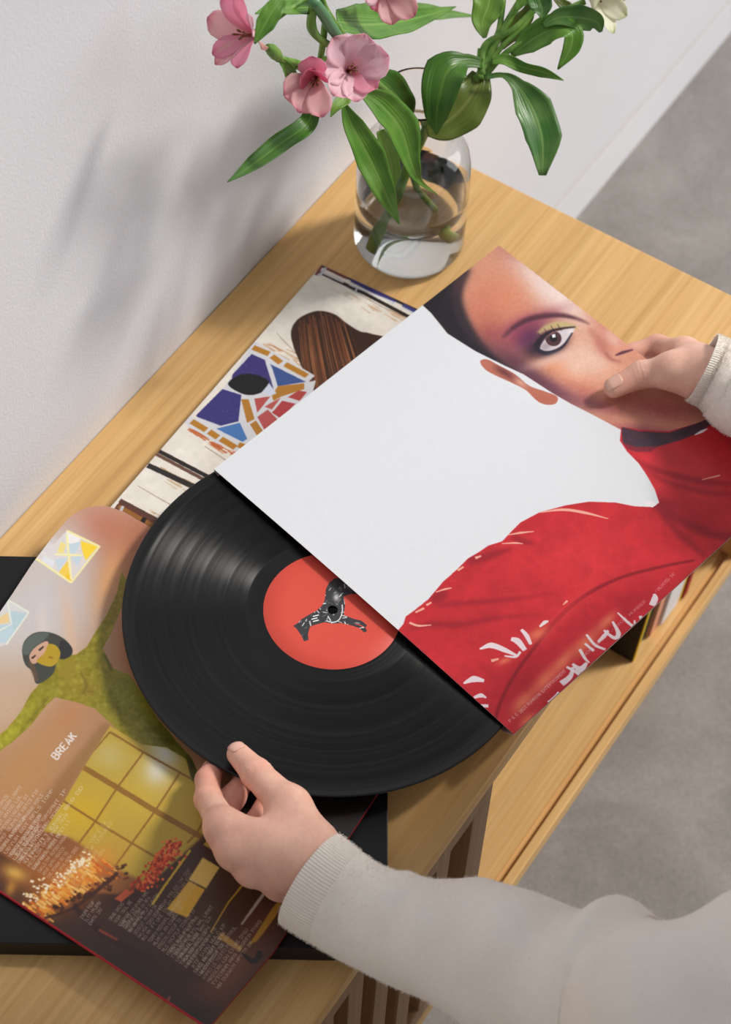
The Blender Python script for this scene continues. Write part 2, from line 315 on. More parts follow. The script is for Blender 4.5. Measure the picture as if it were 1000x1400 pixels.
    q = [(757 + 11 * math.cos(t), 463 + 10.5 * math.sin(t)) for t in np.linspace(0, 6.283, 24)[:-1]]; c.poly(q, (74, 44, 48), .9, 1, False, ym)
    q = [(757 + 5 * math.cos(t), 463 + 4.8 * math.sin(t)) for t in np.linspace(0, 6.283, 16)[:-1]]; c.poly(q, (20, 14, 20), .8, 1, False, ym); c.poly([(755, 458), (759, 457), (760, 461), (756, 462)], (245, 245, 250), .5)
    c.stroke([(732, 474), (741, 462), (754, 453), (770, 449), (787, 447)], [6, 6, 4, 3, 2], (26, 18, 28), 1.4, .9); c.stroke([(734, 478), (745, 483), (757, 481), (770, 474), (783, 455)], [6, 7, 5, 3, 1.5], (34, 26, 46), 1.3, .95)
    for x, y in ((738, 456), (746, 450), (755, 446), (764, 444)): c.stroke([(x + 4, y + 8), (x - 2, y - 1)], [1.6, .5], (26, 20, 28), .5, .8)
    c.blob((752, 492), 34, 7, -20, (236, 206, 198), .55, fm)
    # nose
    c.stroke([(806, 448), (818, 464), (827, 480), (836, 491), (852, 496)], [6, 9, 10, 7, 3], (178, 100, 90), 7, .55); c.stroke([(828, 482), (836, 491), (850, 495)], [3, 4, 2], (150, 78, 76), 2.5, .5); c.blob((846, 478), 13, 9, 35, (222, 146, 124), .7, fm); c.blob((838, 462), 8, 14, -40, (240, 204, 190), .6, fm); c.stroke([(842, 486), (852, 482), (866, 478)], [2, 4.5, 2], (76, 34, 56), 1.6, .9)
    # collar and jacket
    RED = (196, 36, 46)
    jack = [(540, 870), (552, 856), (555, 846), (566, 838), (586, 822), (606, 798), (625, 781), (640, 766), (655, 757), (668, 748), (687, 742), (700, 728), (712, 716), (738, 702), (749, 699), (775, 692), (806, 687), (842, 688), (868, 693), (893, 694), (902, 688), (896, 670), (886, 652), (874, 634), (858, 618), (848, 603), (850, 584), (875, 588), (915, 590), (950, 580), (985, 566), (1100, 600), (1120, 700), (720, 1040), (690, 1020)]
    jm = c.poly(jack, RED, .9)
    c.blob((800, 760), 110, 38, -15, (214, 48, 56), .8, jm); c.blob((900, 640), 80, 28, 5, (216, 52, 60), .8, jm); c.blob((950, 720), 80, 30, -15, (190, 28, 40), .8, jm); c.blob((640, 850), 70, 30, -30, (188, 34, 44), .7, jm); c.blob((720, 940), 60, 34, -50, (160, 14, 34), .85, jm); c.blob((830, 850), 90, 24, -40, (178, 20, 38), .8, jm)
    c.blob((910, 690), 26, 10, 20, (150, 20, 36), .8, jm)
    c.poly([(850, 584), (875, 590), (915, 592), (950, 580), (980, 568), (976, 578), (955, 592), (930, 602), (898, 611), (870, 612), (852, 606)], (66, 48, 62), 1.4, .97, False, jm)
    c.poly([(852, 606), (872, 612), (900, 611), (890, 618), (870, 618), (858, 614)], (120, 34, 54), 1.2, .8, False, jm)
    c.stroke([(950, 595), (960, 590), (968, 586)], [1, 4, 1], (238, 228, 232), .6, 1); c.stroke([(992, 574), (1004, 582)], [4, 4], (238, 236, 240), .6)
    c.a += (c.noise(50, 5) + c.noise(20, 3.5) + c.noise(5, 2.5))[..., None] * jm[..., None] / 255 * np.array([1, .35, .4])
    D = (132, 14, 32)
    for P, w in (([(866, 628), (890, 640), (930, 652), (975, 660), (1010, 662)], [2, 5, 6, 5, 3]), ([(884, 645), (915, 660), (960, 672), (1000, 676)], [1, 3, 4, 3]), ([(895, 690), (930, 712), (975, 730), (1010, 736)], [8, 9, 8, 6]), ([(905, 702), (930, 730), (965, 760)], [5, 7, 5]), ([(560, 862), (590, 856), (630, 856), (680, 846), (740, 842)], [4, 5, 4, 3, 1]), ([(600, 830), (640, 826), (690, 822), (760, 812)], [3, 4, 3, 1]), ([(640, 770), (668, 762), (700, 752)], [9, 8, 2]), ([(700, 735), (716, 742), (730, 744)], [6, 6, 3]), ([(590, 824), (604, 816), (608, 808)], [10, 10, 4])): c.stroke(P, [q * 1.5 for q in w], D, 5.5, .62, jm)
    c.stroke([(675, 1000), (682, 968), (700, 930), (728, 890), (760, 850), (800, 815), (850, 790), (905, 775), (950, 766)], [3, 4, 4, 4, 5, 5, 4, 4, 3], (128, 6, 26), 1.6, .8, jm)
    c.blob((770, 840), 60, 8, -45, (222, 60, 60), .5, jm); c.blob((640, 900), 40, 12, -10, (206, 44, 50), .5, jm)
    O = (232, 132, 92)
    for x, y, rx, ry, a in ((715, 960, 10, 22, 45), (745, 930, 10, 24, 40), (770, 905, 8, 22, 40), (800, 880, 10, 26, 45), (830, 850, 7, 18, 45), (735, 868, 16, 8, -30), (722, 985, 8, 16, 50), (690, 905, 10, 4, -20)): c.blob((x, y), rx, ry, a, O, .75, jm)
    Wt = (236, 226, 232)
    for P, w in (([(656, 889), (672, 884), (690, 890), (706, 897)], [2, 8, 7, 3]), ([(690, 898), (705, 899), (712, 892)], [2, 3, 3]), ([(699, 875), (708, 878), (718, 890)], [5, 9, 6]), ([(713, 862), (720, 870), (726, 882)], [4, 6, 4]), ([(738, 858), (745, 852), (750, 850)], [2, 5, 2]), ([(634, 936), (648, 930), (662, 932)], [2, 9, 4]), ([(648, 955), (658, 952), (665, 955)], [3, 6, 2]), ([(655, 966), (668, 966)], [4, 4]),
                 ([(768, 935), (780, 925), (784, 912)], [8, 6, 3]), ([(775, 912), (790, 920), (800, 928)], [3, 5, 6]), ([(783, 908), (794, 915), (803, 906)], [3, 9, 3]), ([(793, 888), (800, 900), (806, 906)], [4, 4, 2]), ([(800, 880), (812, 890)], [3, 4]), ([(802, 868), (814, 882), (828, 888)], [3, 4, 3]), ([(818, 878), (826, 870), (832, 862)], [3, 5, 3]), ([(826, 862), (840, 872), (846, 866), (838, 850)], [3, 5, 6, 3]), ([(845, 838), (858, 850), (868, 857), (868, 848)], [2, 4, 4, 2]), ([(876, 842), (878, 848)], [4, 5]), ([(892, 828), (896, 818), (895, 812)], [8, 8, 3]), ([(752, 962), (760, 954), (764, 946)], [8, 6, 2])): c.stroke(P, w, Wt, .7, .95, jm)
    for P, w in (([(738, 702), (770, 698), (800, 702), (832, 710)], [1, 4, 4, 1]), ([(695, 733), (712, 730), (730, 728)], [1, 3, 1]), ([(686, 745), (705, 744), (715, 745)], [1, 2.5, 1]), ([(560, 854), (572, 858), (590, 857)], [3, 3, 1]), ([(596, 812), (608, 808), (618, 806)], [1, 2.5, 1]), ([(583, 830), (590, 826)], [3, 2]), ([(650, 765), (658, 762)], [4, 2]), ([(626, 782), (634, 777)], [3, 2]), ([(568, 840), (580, 834)], [2, 3]), ([(960, 656), (985, 650)], [1, 2]), ([(770, 828), (776, 822)], [1, 2.5]), ([(672, 905), (682, 902)], [4, 2])): c.stroke(P, w, (246, 190, 168), .8, .9)
    c.poly([(880, 687), (890, 684), (898, 690), (893, 694), (885, 692)], (240, 236, 240), .6); c.stroke([(893, 672), (890, 664)], [3, 1], (236, 226, 236), .6)
    T = (232, 186, 190)
    c.text('P & C', (698, 988), (710, 977), 4.2, T, .9); c.text('2022 RUNNING ENTERTAINMENT', (712, 976), (775, 918), 4.2, T, .85); c.text('WORLDWIDE / UNIT NUMBER', (800, 898), (885, 822), 3.8, T, .6); c.text('/ UNLIMITED, INC', (898, 811), (924, 785), 4.0, T, .75)
    c.grain(2.2); return c.image('portrait_print', .985)

# ------------------------------------------------------------------ picture 2: dancer in green, lattice window, candles
LC_X0, LC_Y0, LC_S = -.7660, -.3655, .314
def art_dance():
    c = Canvas(1400, (LC_X0, LC_Y0, .0262), (LC_S, 0, .005), (0, LC_S, .002), (176, 130, 94))
    allm = np.ones((c.n, c.n))
    c.blob((90, 740), 120, 70, -40, (206, 196, 194), .9); c.blob((20, 850), 120, 90, -40, (206, 199, 197), .95); c.blob((70, 830), 70, 60, -50, (203, 197, 199), .85); c.blob((150, 720), 60, 34, 30, (192, 124, 100), .95); c.blob((190, 760), 46, 60, 10, (182, 112, 82), .9); c.blob((150, 790), 16, 46, 18, (228, 168, 112), .8); c.blob((185, 860), 30, 60, 0, (196, 116, 70), .8)
    c.blob((10, 960), 60, 50, -40, (200, 172, 146), .9); c.blob((60, 1010), 80, 34, -50, (184, 138, 98), .9); c.blob((95, 975), 40, 20, -52, (186, 130, 88), .7); c.blob((30, 1060), 60, 40, -52, (186, 136, 84), .8)
    c.poly([(40, 1110), (140, 985), (155, 990), (60, 1125)], (146, 108, 62), 6, .75); c.blob((60, 1130), 60, 24, -55, (150, 92, 54), .85); c.blob((20, 1190), 70, 40, -40, (140, 78, 44), .9); c.blob((95, 860), 10, 60, -8, (226, 184, 150), .6); c.blob((60, 870), 8, 50, -5, (228, 214, 206), .5)
    # light panels
    Y, B, Wh = (250, 214, 60), (198, 216, 228), (232, 230, 232)
    c.poly([(91, 723), (136, 745), (97, 794), (52, 763)], (222, 216, 216), .9)
    for P, col in (([(91, 725), (110, 733), (104, 745), (90, 738)], (242, 240, 240)), ([(110, 737), (134, 745), (117, 764), (112, 750)], Y), ([(92, 742), (110, 738), (104, 752), (96, 757)], B), ([(97, 760), (112, 755), (106, 772)], B), ([(92, 764), (97, 793), (80, 780)], (246, 208, 84)), ([(75, 762), (92, 760), (80, 778)], B), ([(83, 738), (90, 742), (86, 754), (78, 752)], (240, 222, 140)), ([(60, 757), (74, 764), (72, 774), (56, 766)], (226, 228, 234)), ([(94, 781), (97, 793), (88, 786)], (244, 200, 40))): c.poly(P, col, 1.0)
    for P in (([(91, 723), (136, 745)]), ([(136, 745), (97, 794)]), ([(97, 794), (52, 763)]), ([(91, 728), (97, 790)]), ([(75, 755), (112, 757)])): c.stroke(P, 2.6, (246, 238, 170), .8, .9, None, False)
    c.poly([(-20, 830), (10, 817), (39, 834), (8, 878), (-30, 890)], (214, 214, 214), .9)
    for P, col in (([(14, 832), (38, 836), (20, 858), (12, 850)], (184, 208, 216)), ([(-5, 852), (12, 850), (22, 858), (6, 876), (-10, 872)], (190, 212, 222)), ([(0, 840), (10, 834), (12, 848), (-4, 850)], (234, 206, 150))): c.poly(P, col, .9)
    for P in (([(10, 817), (39, 834)]), ([(39, 834), (8, 878)]), ([(10, 820), (15, 850), (-8, 862)])): c.stroke(P, 2.2, (228, 232, 220), .8, .9, None, False)
    # dancer
    G = (142, 132, 34)
    body = [(175, 795), (168, 824), (152, 862), (140, 884), (146, 896), (150, 910), (176, 920), (190, 940), (215, 980), (240, 1010), (262, 1035), (276, 1066), (262, 1070), (256, 1040), (240, 1026), (215, 1018), (195, 1015), (170, 1004), (150, 985), (130, 966), (108, 958), (75, 950), (62, 962), (40, 990), (15, 1012), (-20, 1036), (-20, 1016), (8, 994), (28, 970), (42, 944), (50, 936), (62, 916), (72, 902), (90, 894), (104, 892), (118, 882), (130, 862), (146, 838), (160, 808), (166, 780)]
    bm_ = c.poly(body, G, .9, 1)
    c.blob((110, 930), 30, 22, 30, (160, 140, 40), .7, bm_); c.blob((10, 1000), 30, 12, -40, (172, 168, 40), .8, bm_); c.blob((40, 965), 20, 10, -50, (160, 156, 36), .7, bm_); c.blob((160, 950), 30, 34, 30, (122, 118, 28), .7, bm_); c.blob((120, 940), 10, 8, 0, (134, 108, 30), .7, bm_); c.blob((230, 1005), 34, 22, 35, (86, 84, 22), .85, bm_); c.blob((262, 1045), 16, 26, 10, (62, 58, 24), .9, bm_); c.blob((158, 830), 10, 34, 20, (136, 116, 30), .7, bm_)
    c.a += (c.noise(14, 7) * bm_ + c.noise(7, 5) * bm_)[..., None] / 255
    c.stroke([(142, 892), (150, 908), (152, 914)], [2, 4, 2], (84, 80, 20), 1.5, .7); c.stroke([(110, 916), (118, 934), (112, 946)], [2, 4, 2], (104, 90, 22), 2, .6); c.stroke([(66, 950), (48, 972), (28, 996)], [2, 3, 2], (110, 104, 22), 1.5, .5)
    c.poly([(78, 918), (88, 902), (100, 898), (100, 912), (90, 922)], (150, 132, 34), 1, 1, True)
    # head: bob of hair, face, mask of green
    c.poly([(30, 888), (34, 872), (48, 862), (68, 862), (86, 870), (97, 882), (97, 892), (88, 897), (78, 900), (72, 918), (56, 930), (48, 930), (44, 915), (34, 905)], (66, 68, 62), 1.0, 1, True)
    c.poly([(30, 888), (34, 873), (48, 863), (66, 863), (60, 872), (48, 880), (38, 892)], (92, 102, 98), 1.4, .9, True); c.poly([(84, 872), (97, 882), (97, 893), (84, 898), (80, 886)], (44, 44, 46), 1.2, .9, True); c.stroke([(40, 900), (46, 915), (50, 928)], [4, 6, 3], (104, 78, 62), 1.4, .8)
    c.poly([(40, 892), (50, 880), (64, 874), (66, 886), (58, 896), (48, 904), (42, 902)], (206, 162, 138), .9, 1, True)
    c.poly([(50, 900), (60, 890), (66, 878), (76, 880), (82, 890), (78, 902), (70, 908), (58, 906)], (182, 152, 36), .9, 1, True)
    c.stroke([(53, 886), (59, 881)], [3, 2], (60, 50, 50), .7); c.stroke([(43, 897), (48, 893)], [3, 2], (70, 50, 48), .7); c.stroke([(66, 895), (72, 897)], [2, 2], (150, 110, 30), .8)
    # lattice window (world-aligned grid)
    win = [(150, 990), (195, 1016), (228, 1020), (254, 1036), (262, 1066), (285, 1080), (330, 1110), (330, 1150), (290, 1130), (240, 1180), (190, 1220), (150, 1180), (90, 1140), (58, 1133), (88, 1090), (115, 1045)]
    wm = c.poly(win, (186, 158, 60), 1.0)
    c.blob((150, 1030), 24, 20, 30, (190, 172, 104), .9, wm); c.blob((215, 1050), 20, 26, 20, (214, 210, 196), .95, wm); c.blob((225, 1026), 22, 10, 30, (210, 208, 196), .9, wm); c.blob((110, 1110), 40, 30, -30, (206, 166, 36), .8, wm); c.blob((190, 1090), 30, 24, 30, (196, 166, 56), .8, wm); c.blob((270, 1090), 26, 40, 20, (190, 160, 54), .8, wm)
    BR = (140, 98, 34)
    for P, w in (([(110, 1044), (160, 1074), (212, 1106), (268, 1138), (330, 1172)], 6.5), ([(150, 998), (196, 1026), (246, 1054), (300, 1084)], 2.4), ([(86, 1092), (130, 1120), (180, 1150), (214, 1170)], 2.4), ([(196, 1026), (160, 1074), (130, 1120), (104, 1154)], 2.4), ([(246, 1054), (212, 1106), (180, 1150), (152, 1188)], 2.4), ([(300, 1084), (268, 1138), (256, 1150)], 2.4), ([(150, 998), (110, 1044), (86, 1092), (58, 1133)], 2.2)): c.stroke(P, w, BR, .9, .95, wm, False)
    # dark lower interior, lamps, candles, flowers
    dk = [(330, 1150), (430, 1180), (430, 1300), (300, 1420), (150, 1360), (0, 1230), (-60, 1180), (-20, 1150), (58, 1200), (100, 1215), (160, 1220), (205, 1205), (262, 1155), (290, 1130)]
    c.poly([(352, 1040), (560, 1040), (500, 1160), (400, 1280), (318, 1200), (322, 1120)], (34, 26, 26), 3, 1)
    c.poly([(58, 1133), (95, 1142), (160, 1185), (200, 1205), (170, 1240), (60, 1215), (-40, 1160), (-10, 1130)], (138, 82, 44), 4, .9)
    dm = c.poly(dk, (62, 36, 26), 3, .97)
    c.blob((60, 1190), 50, 26, 20, (160, 92, 40), .8); c.blob((30, 1195), 40, 20, 20, (150, 90, 44), .8); c.blob((170, 1330), 90, 50, 30, (44, 30, 28), .8, dm); c.blob((320, 1320), 60, 26, -50, (118, 66, 42), .85, dm); c.blob((350, 1260), 50, 24, -50, (96, 54, 38), .8, dm); c.blob((255, 1390), 40, 20, 0, (36, 28, 28), .9)
    c.poly([(248, 1250), (310, 1165), (366, 1190), (330, 1260), (300, 1290)], (70, 44, 28), 1.2, 1)
    for P, col in (([(258, 1200), (277, 1170), (300, 1184), (282, 1212)], (226, 188, 96)), ([(228, 1240), (258, 1202), (280, 1214), (256, 1252)], (216, 164, 44)), ([(278, 1152), (290, 1140), (312, 1150), (302, 1168)], (190, 150, 54)), ([(340, 1290), (372, 1240), (395, 1212), (378, 1250), (352, 1284)], (178, 128, 42))): c.poly(P, col, 1.2)
    c.stroke([(338, 1200), (312, 1232), (288, 1272)], [3, 2, 1.5], (190, 146, 36), .7, .9, None, False); c.stroke([(370, 1208), (352, 1232), (330, 1262)], [3, 4, 2], (190, 176, 164), .9, .9, None, False); c.stroke([(300, 1276), (330, 1296)], [8, 5], (202, 156, 70), 1.6, .8, None, False); c.stroke([(260, 1160), (224, 1210), (208, 1234)], [3, 3, 3], (202, 166, 40), .7, .95, None, False); c.stroke([(232, 1360), (222, 1378)], [2.5, 2.5], (150, 78, 56), .7, .9, None, False)
    rn = random.Random(3)
    for i in range(330):
        t = rn.random(); x = 240 - 48 * t + rn.gauss(0, 7); y = 1150 + 62 * t + rn.gauss(0, 4.5)
        c.poly([(x + r_ * math.cos(a), y + r_ * math.sin(a)) for a, r_ in zip(np.linspace(0, 6.28, 6)[:-1], [2.2] * 5)], rn.choice([(206, 62, 30), (178, 44, 22), (226, 92, 44), (150, 38, 20), (236, 120, 60)]), .5, .95)
    c.blob((100, 1200), 60, 26, -32, (214, 120, 40), .8); c.blob((80, 1222), 40, 16, -30, (232, 140, 46), .8); c.blob((120, 1180), 30, 14, -30, (240, 160, 60), .7)
    for i in range(80):
        t = rn.random(); x = 60 + 105 * t + rn.gauss(0, 5); y = 1248 - 58 * t + rn.gauss(0, 6); c.stroke([(x, y), (x + rn.uniform(3, 8), y + rn.uniform(-3, 3))], rn.uniform(1.5, 4), rn.choice([(74, 36, 20), (110, 54, 26), (54, 28, 20)]), .9, .85, None, False)
    for i in range(150):
        t = rn.random(); s_ = rn.random(); x = 26 + 100 * t + 26 * s_ + rn.gauss(0, 3); y = 1232 - 62 * t + 10 * s_ + rn.gauss(0, 4)
        L = rn.uniform(5, 16); c.stroke([(x, y), (x + L * .80, y + L * .60)], [rn.uniform(2, 3.4), rn.uniform(1.4, 2.6)], rn.choice([(240, 158, 50), (246, 184, 84), (228, 124, 34), (206, 98, 28), (252, 206, 120)]), 1.0, .85, None, False)
    for i in range(85):
        t = rn.random(); x = 26 + 100 * t + rn.gauss(0, 6); y = 1230 - 64 * t + rn.gauss(0, 6); c.stroke([(x, y), (x + rn.uniform(1, 5), y + rn.uniform(0, 3))], rn.uniform(1.4, 3), rn.choice([(255, 246, 220), (255, 232, 180), (250, 240, 226)]), .9, .9, None, False)
    c.stroke([(60, 1252), (100, 1238), (150, 1200), (160, 1190)], [3, 4, 5, 4], (66, 32, 22), 1.2, .9); c.stroke([(100, 1236), (150, 1280), (210, 1310)], [6, 7, 5], (48, 24, 22), 2, .8); c.stroke([(135, 1268), (160, 1282)], [3, 2], (160, 66, 40), 1.2, .8); c.poly([(156, 1226), (172, 1213), (182, 1217), (166, 1230)], (196, 88, 52), 1)
    c.blob((20, 1190), 16, 9, 20, (222, 176, 80), .9); c.blob((14, 1210), 7, 12, 20, (216, 150, 50), .7)
    c.stroke([(330, 1300), (346, 1312), (355, 1304)], [2, 6, 6], (30, 24, 26), 1, .9); c.poly([(352, 1298), (358, 1300), (358, 1308), (351, 1306)], (30, 24, 26), .8, 1, True)
    # lettering
    GL = {'B': [[(0, 0), (0, 1), (.38, 1), (.52, .88), (.52, .66), (.38, .54), (0, .54)], [(.38, .54), (.56, .42), (.56, .13), (.4, 0), (0, 0)]], 'R': [[(0, 0), (0, 1), (.38, 1), (.54, .88), (.54, .62), (.38, .5), (0, .5)], [(.3, .5), (.58, 0)]], 'E': [[(.52, 0), (0, 0), (0, 1), (.52, 1)], [(0, .52), (.44, .52)]], 'A': [[(0, 0), (.31, 1), (.62, 0)], [(.11, .32), (.51, .32)]], 'K': [[(0, 0), (0, 1)], [(.54, 1), (.02, .45)], [(.2, .62), (.58, 0)]]}
    bx, by = np.array([.655, -.756]), np.array([-.80, -.60]); x0 = 0
    for ch in 'BREAK':
        for sg in GL[ch]: c.stroke([tuple(np.array([77.5, 1035.5]) + bx * (x0 + q[0] * 10.5) + by * q[1] * 10.2) for q in sg], 1.9, (228, 220, 216), .6, .95, None, False)
        x0 += 10.5 * (.84 if ch != 'A' else .86)
    LET = 'ETAOINSHRDLUCMWFGYPBVK'
    def block(px, nl, step, ln, col=(226, 212, 200), al=.6):
        for i in range(nl):
            s_ = ' '.join(''.join(rn.choice(LET) for _ in range(rn.randint(2, 7))) for _ in range(4))[:max(6, int(ln[i % len(ln)] / 2.9))]
            x, y = px[0] + step[0] * i, px[1] + step[1] * i; L = ln[i % len(ln)]
            c.text(s_, (x, y), (x + .60 * L, y - .80 * L), 4.4, col, al)
    block((2, 1160), 5, (6.0, 4.2), [96, 110, 70, 120, 100]); block((20, 1166), 4, (5.5, 3.6), [60, 50, 30, 130]); block((16, 1166), 6, (6, 4), [70, 54, 64, 44, 90, 84]); block((-30, 1140), 6, (6, 4.2), [70, 90, 80, 86, 100, 60]); block((48, 1186), 7, (6.2, 4.0), [60, 64, 50, 44, 58, 30, 52]); block((88, 1200), 4, (5.5, 3.8), [100, 104, 60, 66], (220, 206, 160), .5)
    block((152, 1256), 5, (6.4, 4.0), [30, 40, 26, 36, 34]); block((168, 1264), 6, (5.8, 3.9), [60, 54, 64, 50, 58, 44]); block((206, 1286), 9, (6.2, 4.4), [70, 66, 50, 72, 60, 40, 54, 64, 50]); block((236, 1300), 8, (5.9, 4.2), [60, 84, 70, 50, 62, 74, 56, 50]); block((268, 1328), 6, (6.2, 4.3), [70, 84, 60, 90, 110, 80]); block((220, 1242), 4, (5.4, 3.4), [70, 66, 60, 64], (206, 186, 160), .55); block((112, 1254), 3, (6, 4), [30, 34, 28])
    c.grain(2.6); return c.image('dancer_print', .985)

# ------------------------------------------------------------------ picture 3: weathered boards, coloured glass, long hair
_e = np.array([-.299, -.0167, .0220]); _e = _e / np.linalg.norm(_e) * .3135
GT = np.array([-.1698, -.0467, .0036]); GE = GT + _e; _s = np.array([.058, -1., .0]); _s = _s / np.linalg.norm(_s) * .3135
GL_O, GL_U, GL_V = GE + _s, -_e, -_s
def art_glass():
    c = Canvas(1200, GL_O, GL_U, GL_V, (226, 220, 210))
    rn = random.Random(5)
    c.a += (c.noise(60, 5) + c.noise(16, 3))[..., None] / 255
    def rust(P, n, s, col=(178, 112, 66), al=.5):
        for i in range(n):
            x, y = rn.choice(P); x += rn.gauss(0, s); y += rn.gauss(0, s * .5); L = rn.uniform(4, 26)
            c.stroke([(x, y), (x + L * .85, y + L * .5 + rn.gauss(0, 1))], [.6, rn.uniform(1.2, 3.4), .5][:2], col, .9, min(1, al * 1.5) * rn.uniform(.4, 1), None, False)
    rust([(470, 400), (500, 415), (530, 425), (545, 430)], 36, 6, (196, 158, 122)); rust([(365, 470), (385, 480), (410, 492), (430, 505)], 40, 5, (180, 124, 78)); rust([(235, 655), (260, 670)], 24, 7, (196, 160, 120)); rust([(262, 588), (290, 605), (315, 618)], 60, 3, (186, 96, 50), .8); rust([(220, 640), (250, 655)], 18, 3, (186, 150, 110)); rust([(200, 700), (240, 700)], 16, 7, (190, 150, 110))
    for P in ([(378, 455), (392, 470), (408, 486)], [(470, 390), (520, 418), (560, 436)], [(226, 650), (262, 668)], [(188, 664), (226, 686), (256, 702)], [(280, 610), (310, 630)]): c.stroke(P, [.5, 1.1, .5] if len(P) == 3 else 1.0, (120, 92, 70), .7, .55)
    # hair seen from behind
    hm = c.poly([(398, 455), (404, 440), (418, 430), (437, 425), (458, 430), (474, 442), (492, 453), (506, 456), (540, 470), (520, 520), (470, 560), (430, 560), (424, 535), (412, 500), (402, 475)], (58, 32, 22), .9, 1, True)
    for i in range(70):
        t = rn.random(); x0 = 408 + 66 * t; y0 = 440 - 10 * math.sin(math.pi * t) + rn.uniform(-6, 12); x1 = 420 + 90 * t; 
        c.stroke([(x0, y0), (x0 * .5 + x1 * .5 - 2, y0 + 50), (x1, y0 + 110)], [.6, rn.uniform(1, 3), .6], rn.choice([(150, 92, 54), (176, 118, 74), (24, 14, 12), (30, 18, 14), (120, 66, 38), (92, 50, 30)]), .9, .75, hm)
    # stained glass
    ld = (206, 206, 212)
    gm = c.poly([(345, 470), (352, 474), (424, 522), (432, 520), (424, 552), (350, 640), (322, 614), (256, 583), (300, 540)], ld, .8)
    for P, col in (([(344, 484), (362, 492), (371, 521), (374, 532), (350, 536), (316, 530), (318, 512)], (58, 50, 112)), ([(370, 498), (418, 522), (380, 528), (373, 505)], (58, 82, 140)), ([(304, 532), (330, 540), (326, 576), (302, 582), (270, 570), (268, 568)], (56, 52, 116)), ([(328, 578), (338, 600), (332, 604), (296, 586)], (70, 116, 176)), ([(372, 541), (380, 528), (416, 524), (416, 532), (385, 542), (374, 548)], (172, 118, 44)), ([(340, 546), (348, 573), (338, 578), (330, 546)], (172, 118, 44)), ([(348, 545), (370, 542), (352, 564)], (176, 78, 76)), ([(372, 550), (384, 544), (372, 560), (362, 556)], (178, 86, 82)), ([(386, 548), (404, 552), (384, 572), (372, 564)], (172, 62, 66)), ([(352, 570), (366, 560), (380, 574), (362, 588)], (176, 80, 80)), ([(408, 534), (420, 536), (410, 548), (394, 543)], (172, 66, 62)), ([(350, 575), (360, 590), (352, 596), (342, 580)], (172, 118, 44))): c.poly(P, col, .7)
    for P in ([(340, 470), (372, 486), (426, 518)], [(256, 573), (300, 601), (346, 618)]): c.stroke(P, 15, ld, .8, 1, None, False)
    for P in ([(346, 475), (368, 484)], [(372, 487), (384, 496)], [(390, 498), (420, 514)], [(262, 576), (282, 588)], [(286, 590), (298, 598)], [(302, 600), (322, 612)], [(326, 608), (338, 612)]): c.stroke(P, 9, (176, 120, 40), .8, 1, None, False)
    c.poly([(312, 524), (330, 512), (352, 513), (368, 522), (362, 534), (344, 540), (326, 536)], (24, 24, 26), .8, 1, True); c.poly([(358, 536), (368, 524), (378, 538), (372, 540)], (200, 206, 224), 1)
    for i in range(60): x, y = rn.uniform(265, 370), rn.uniform(485, 580); c.stroke([(x, y), (x + .8, y)], .9, (150, 150, 200), .4, .5, gm, False)
    # dark laths
    for P, w, col in (([(216, 616), (300, 660), (360, 690)], 6, (40, 34, 34)), ([(214, 621), (300, 667), (360, 697)], 5, (104, 74, 62)), ([(202, 636), (262, 664), (330, 700)], 8, (44, 40, 40)), ([(164, 684), (220, 714), (300, 756)], 6, (88, 58, 50))): c.stroke(P, w, col, .8, 1, None, False)
    c.poly([(160, 690), (164, 686), (240, 728), (300, 762), (290, 790), (150, 706)], (96, 54, 44), .8)
    for P, w, col in (([(162, 692), (240, 736)], 6, (150, 98, 44)), ([(156, 700), (230, 741)], 3.4, (182, 182, 190)), ([(154, 706), (225, 748)], 5, (120, 40, 44)), ([(168, 692), (162, 706)], 4, (190, 190, 198)), ([(198, 708), (190, 722)], 6, (36, 28, 30))): c.stroke(P, w, col, .7, 1, None, False)
    # top strip
    c.stroke([(437, 372), (500, 402), (580, 444)], 6, (38, 30, 30), .8, 1, None, False); c.stroke([(441, 361), (500, 388), (600, 436)], 12, (40, 32, 42), .8, 1, None, False)
    for P, w, col in (([(447, 366), (476, 380)], 7.5, (112, 46, 44)), ([(481, 383), (540, 413)], 7, (54, 52, 118)), ([(551, 417), (580, 432)], 6, (60, 60, 120)), ([(442, 373), (470, 386)], 3, (206, 200, 200)), ([(478, 389), (542, 415)], 2.6, (210, 210, 216)), ([(550, 420), (580, 436)], 2.4, (200, 202, 210)), ([(446, 366), (436, 378)], 4, (200, 200, 206)), ([(440, 364), (432, 376)], 4, (120, 52, 52)), ([(488, 394), (486, 400)], 2.4, (200, 200, 206))): c.stroke(P, w, col, .6, 1, None, False)
    c.grain(2.4); return c.image('glass_print', .985)

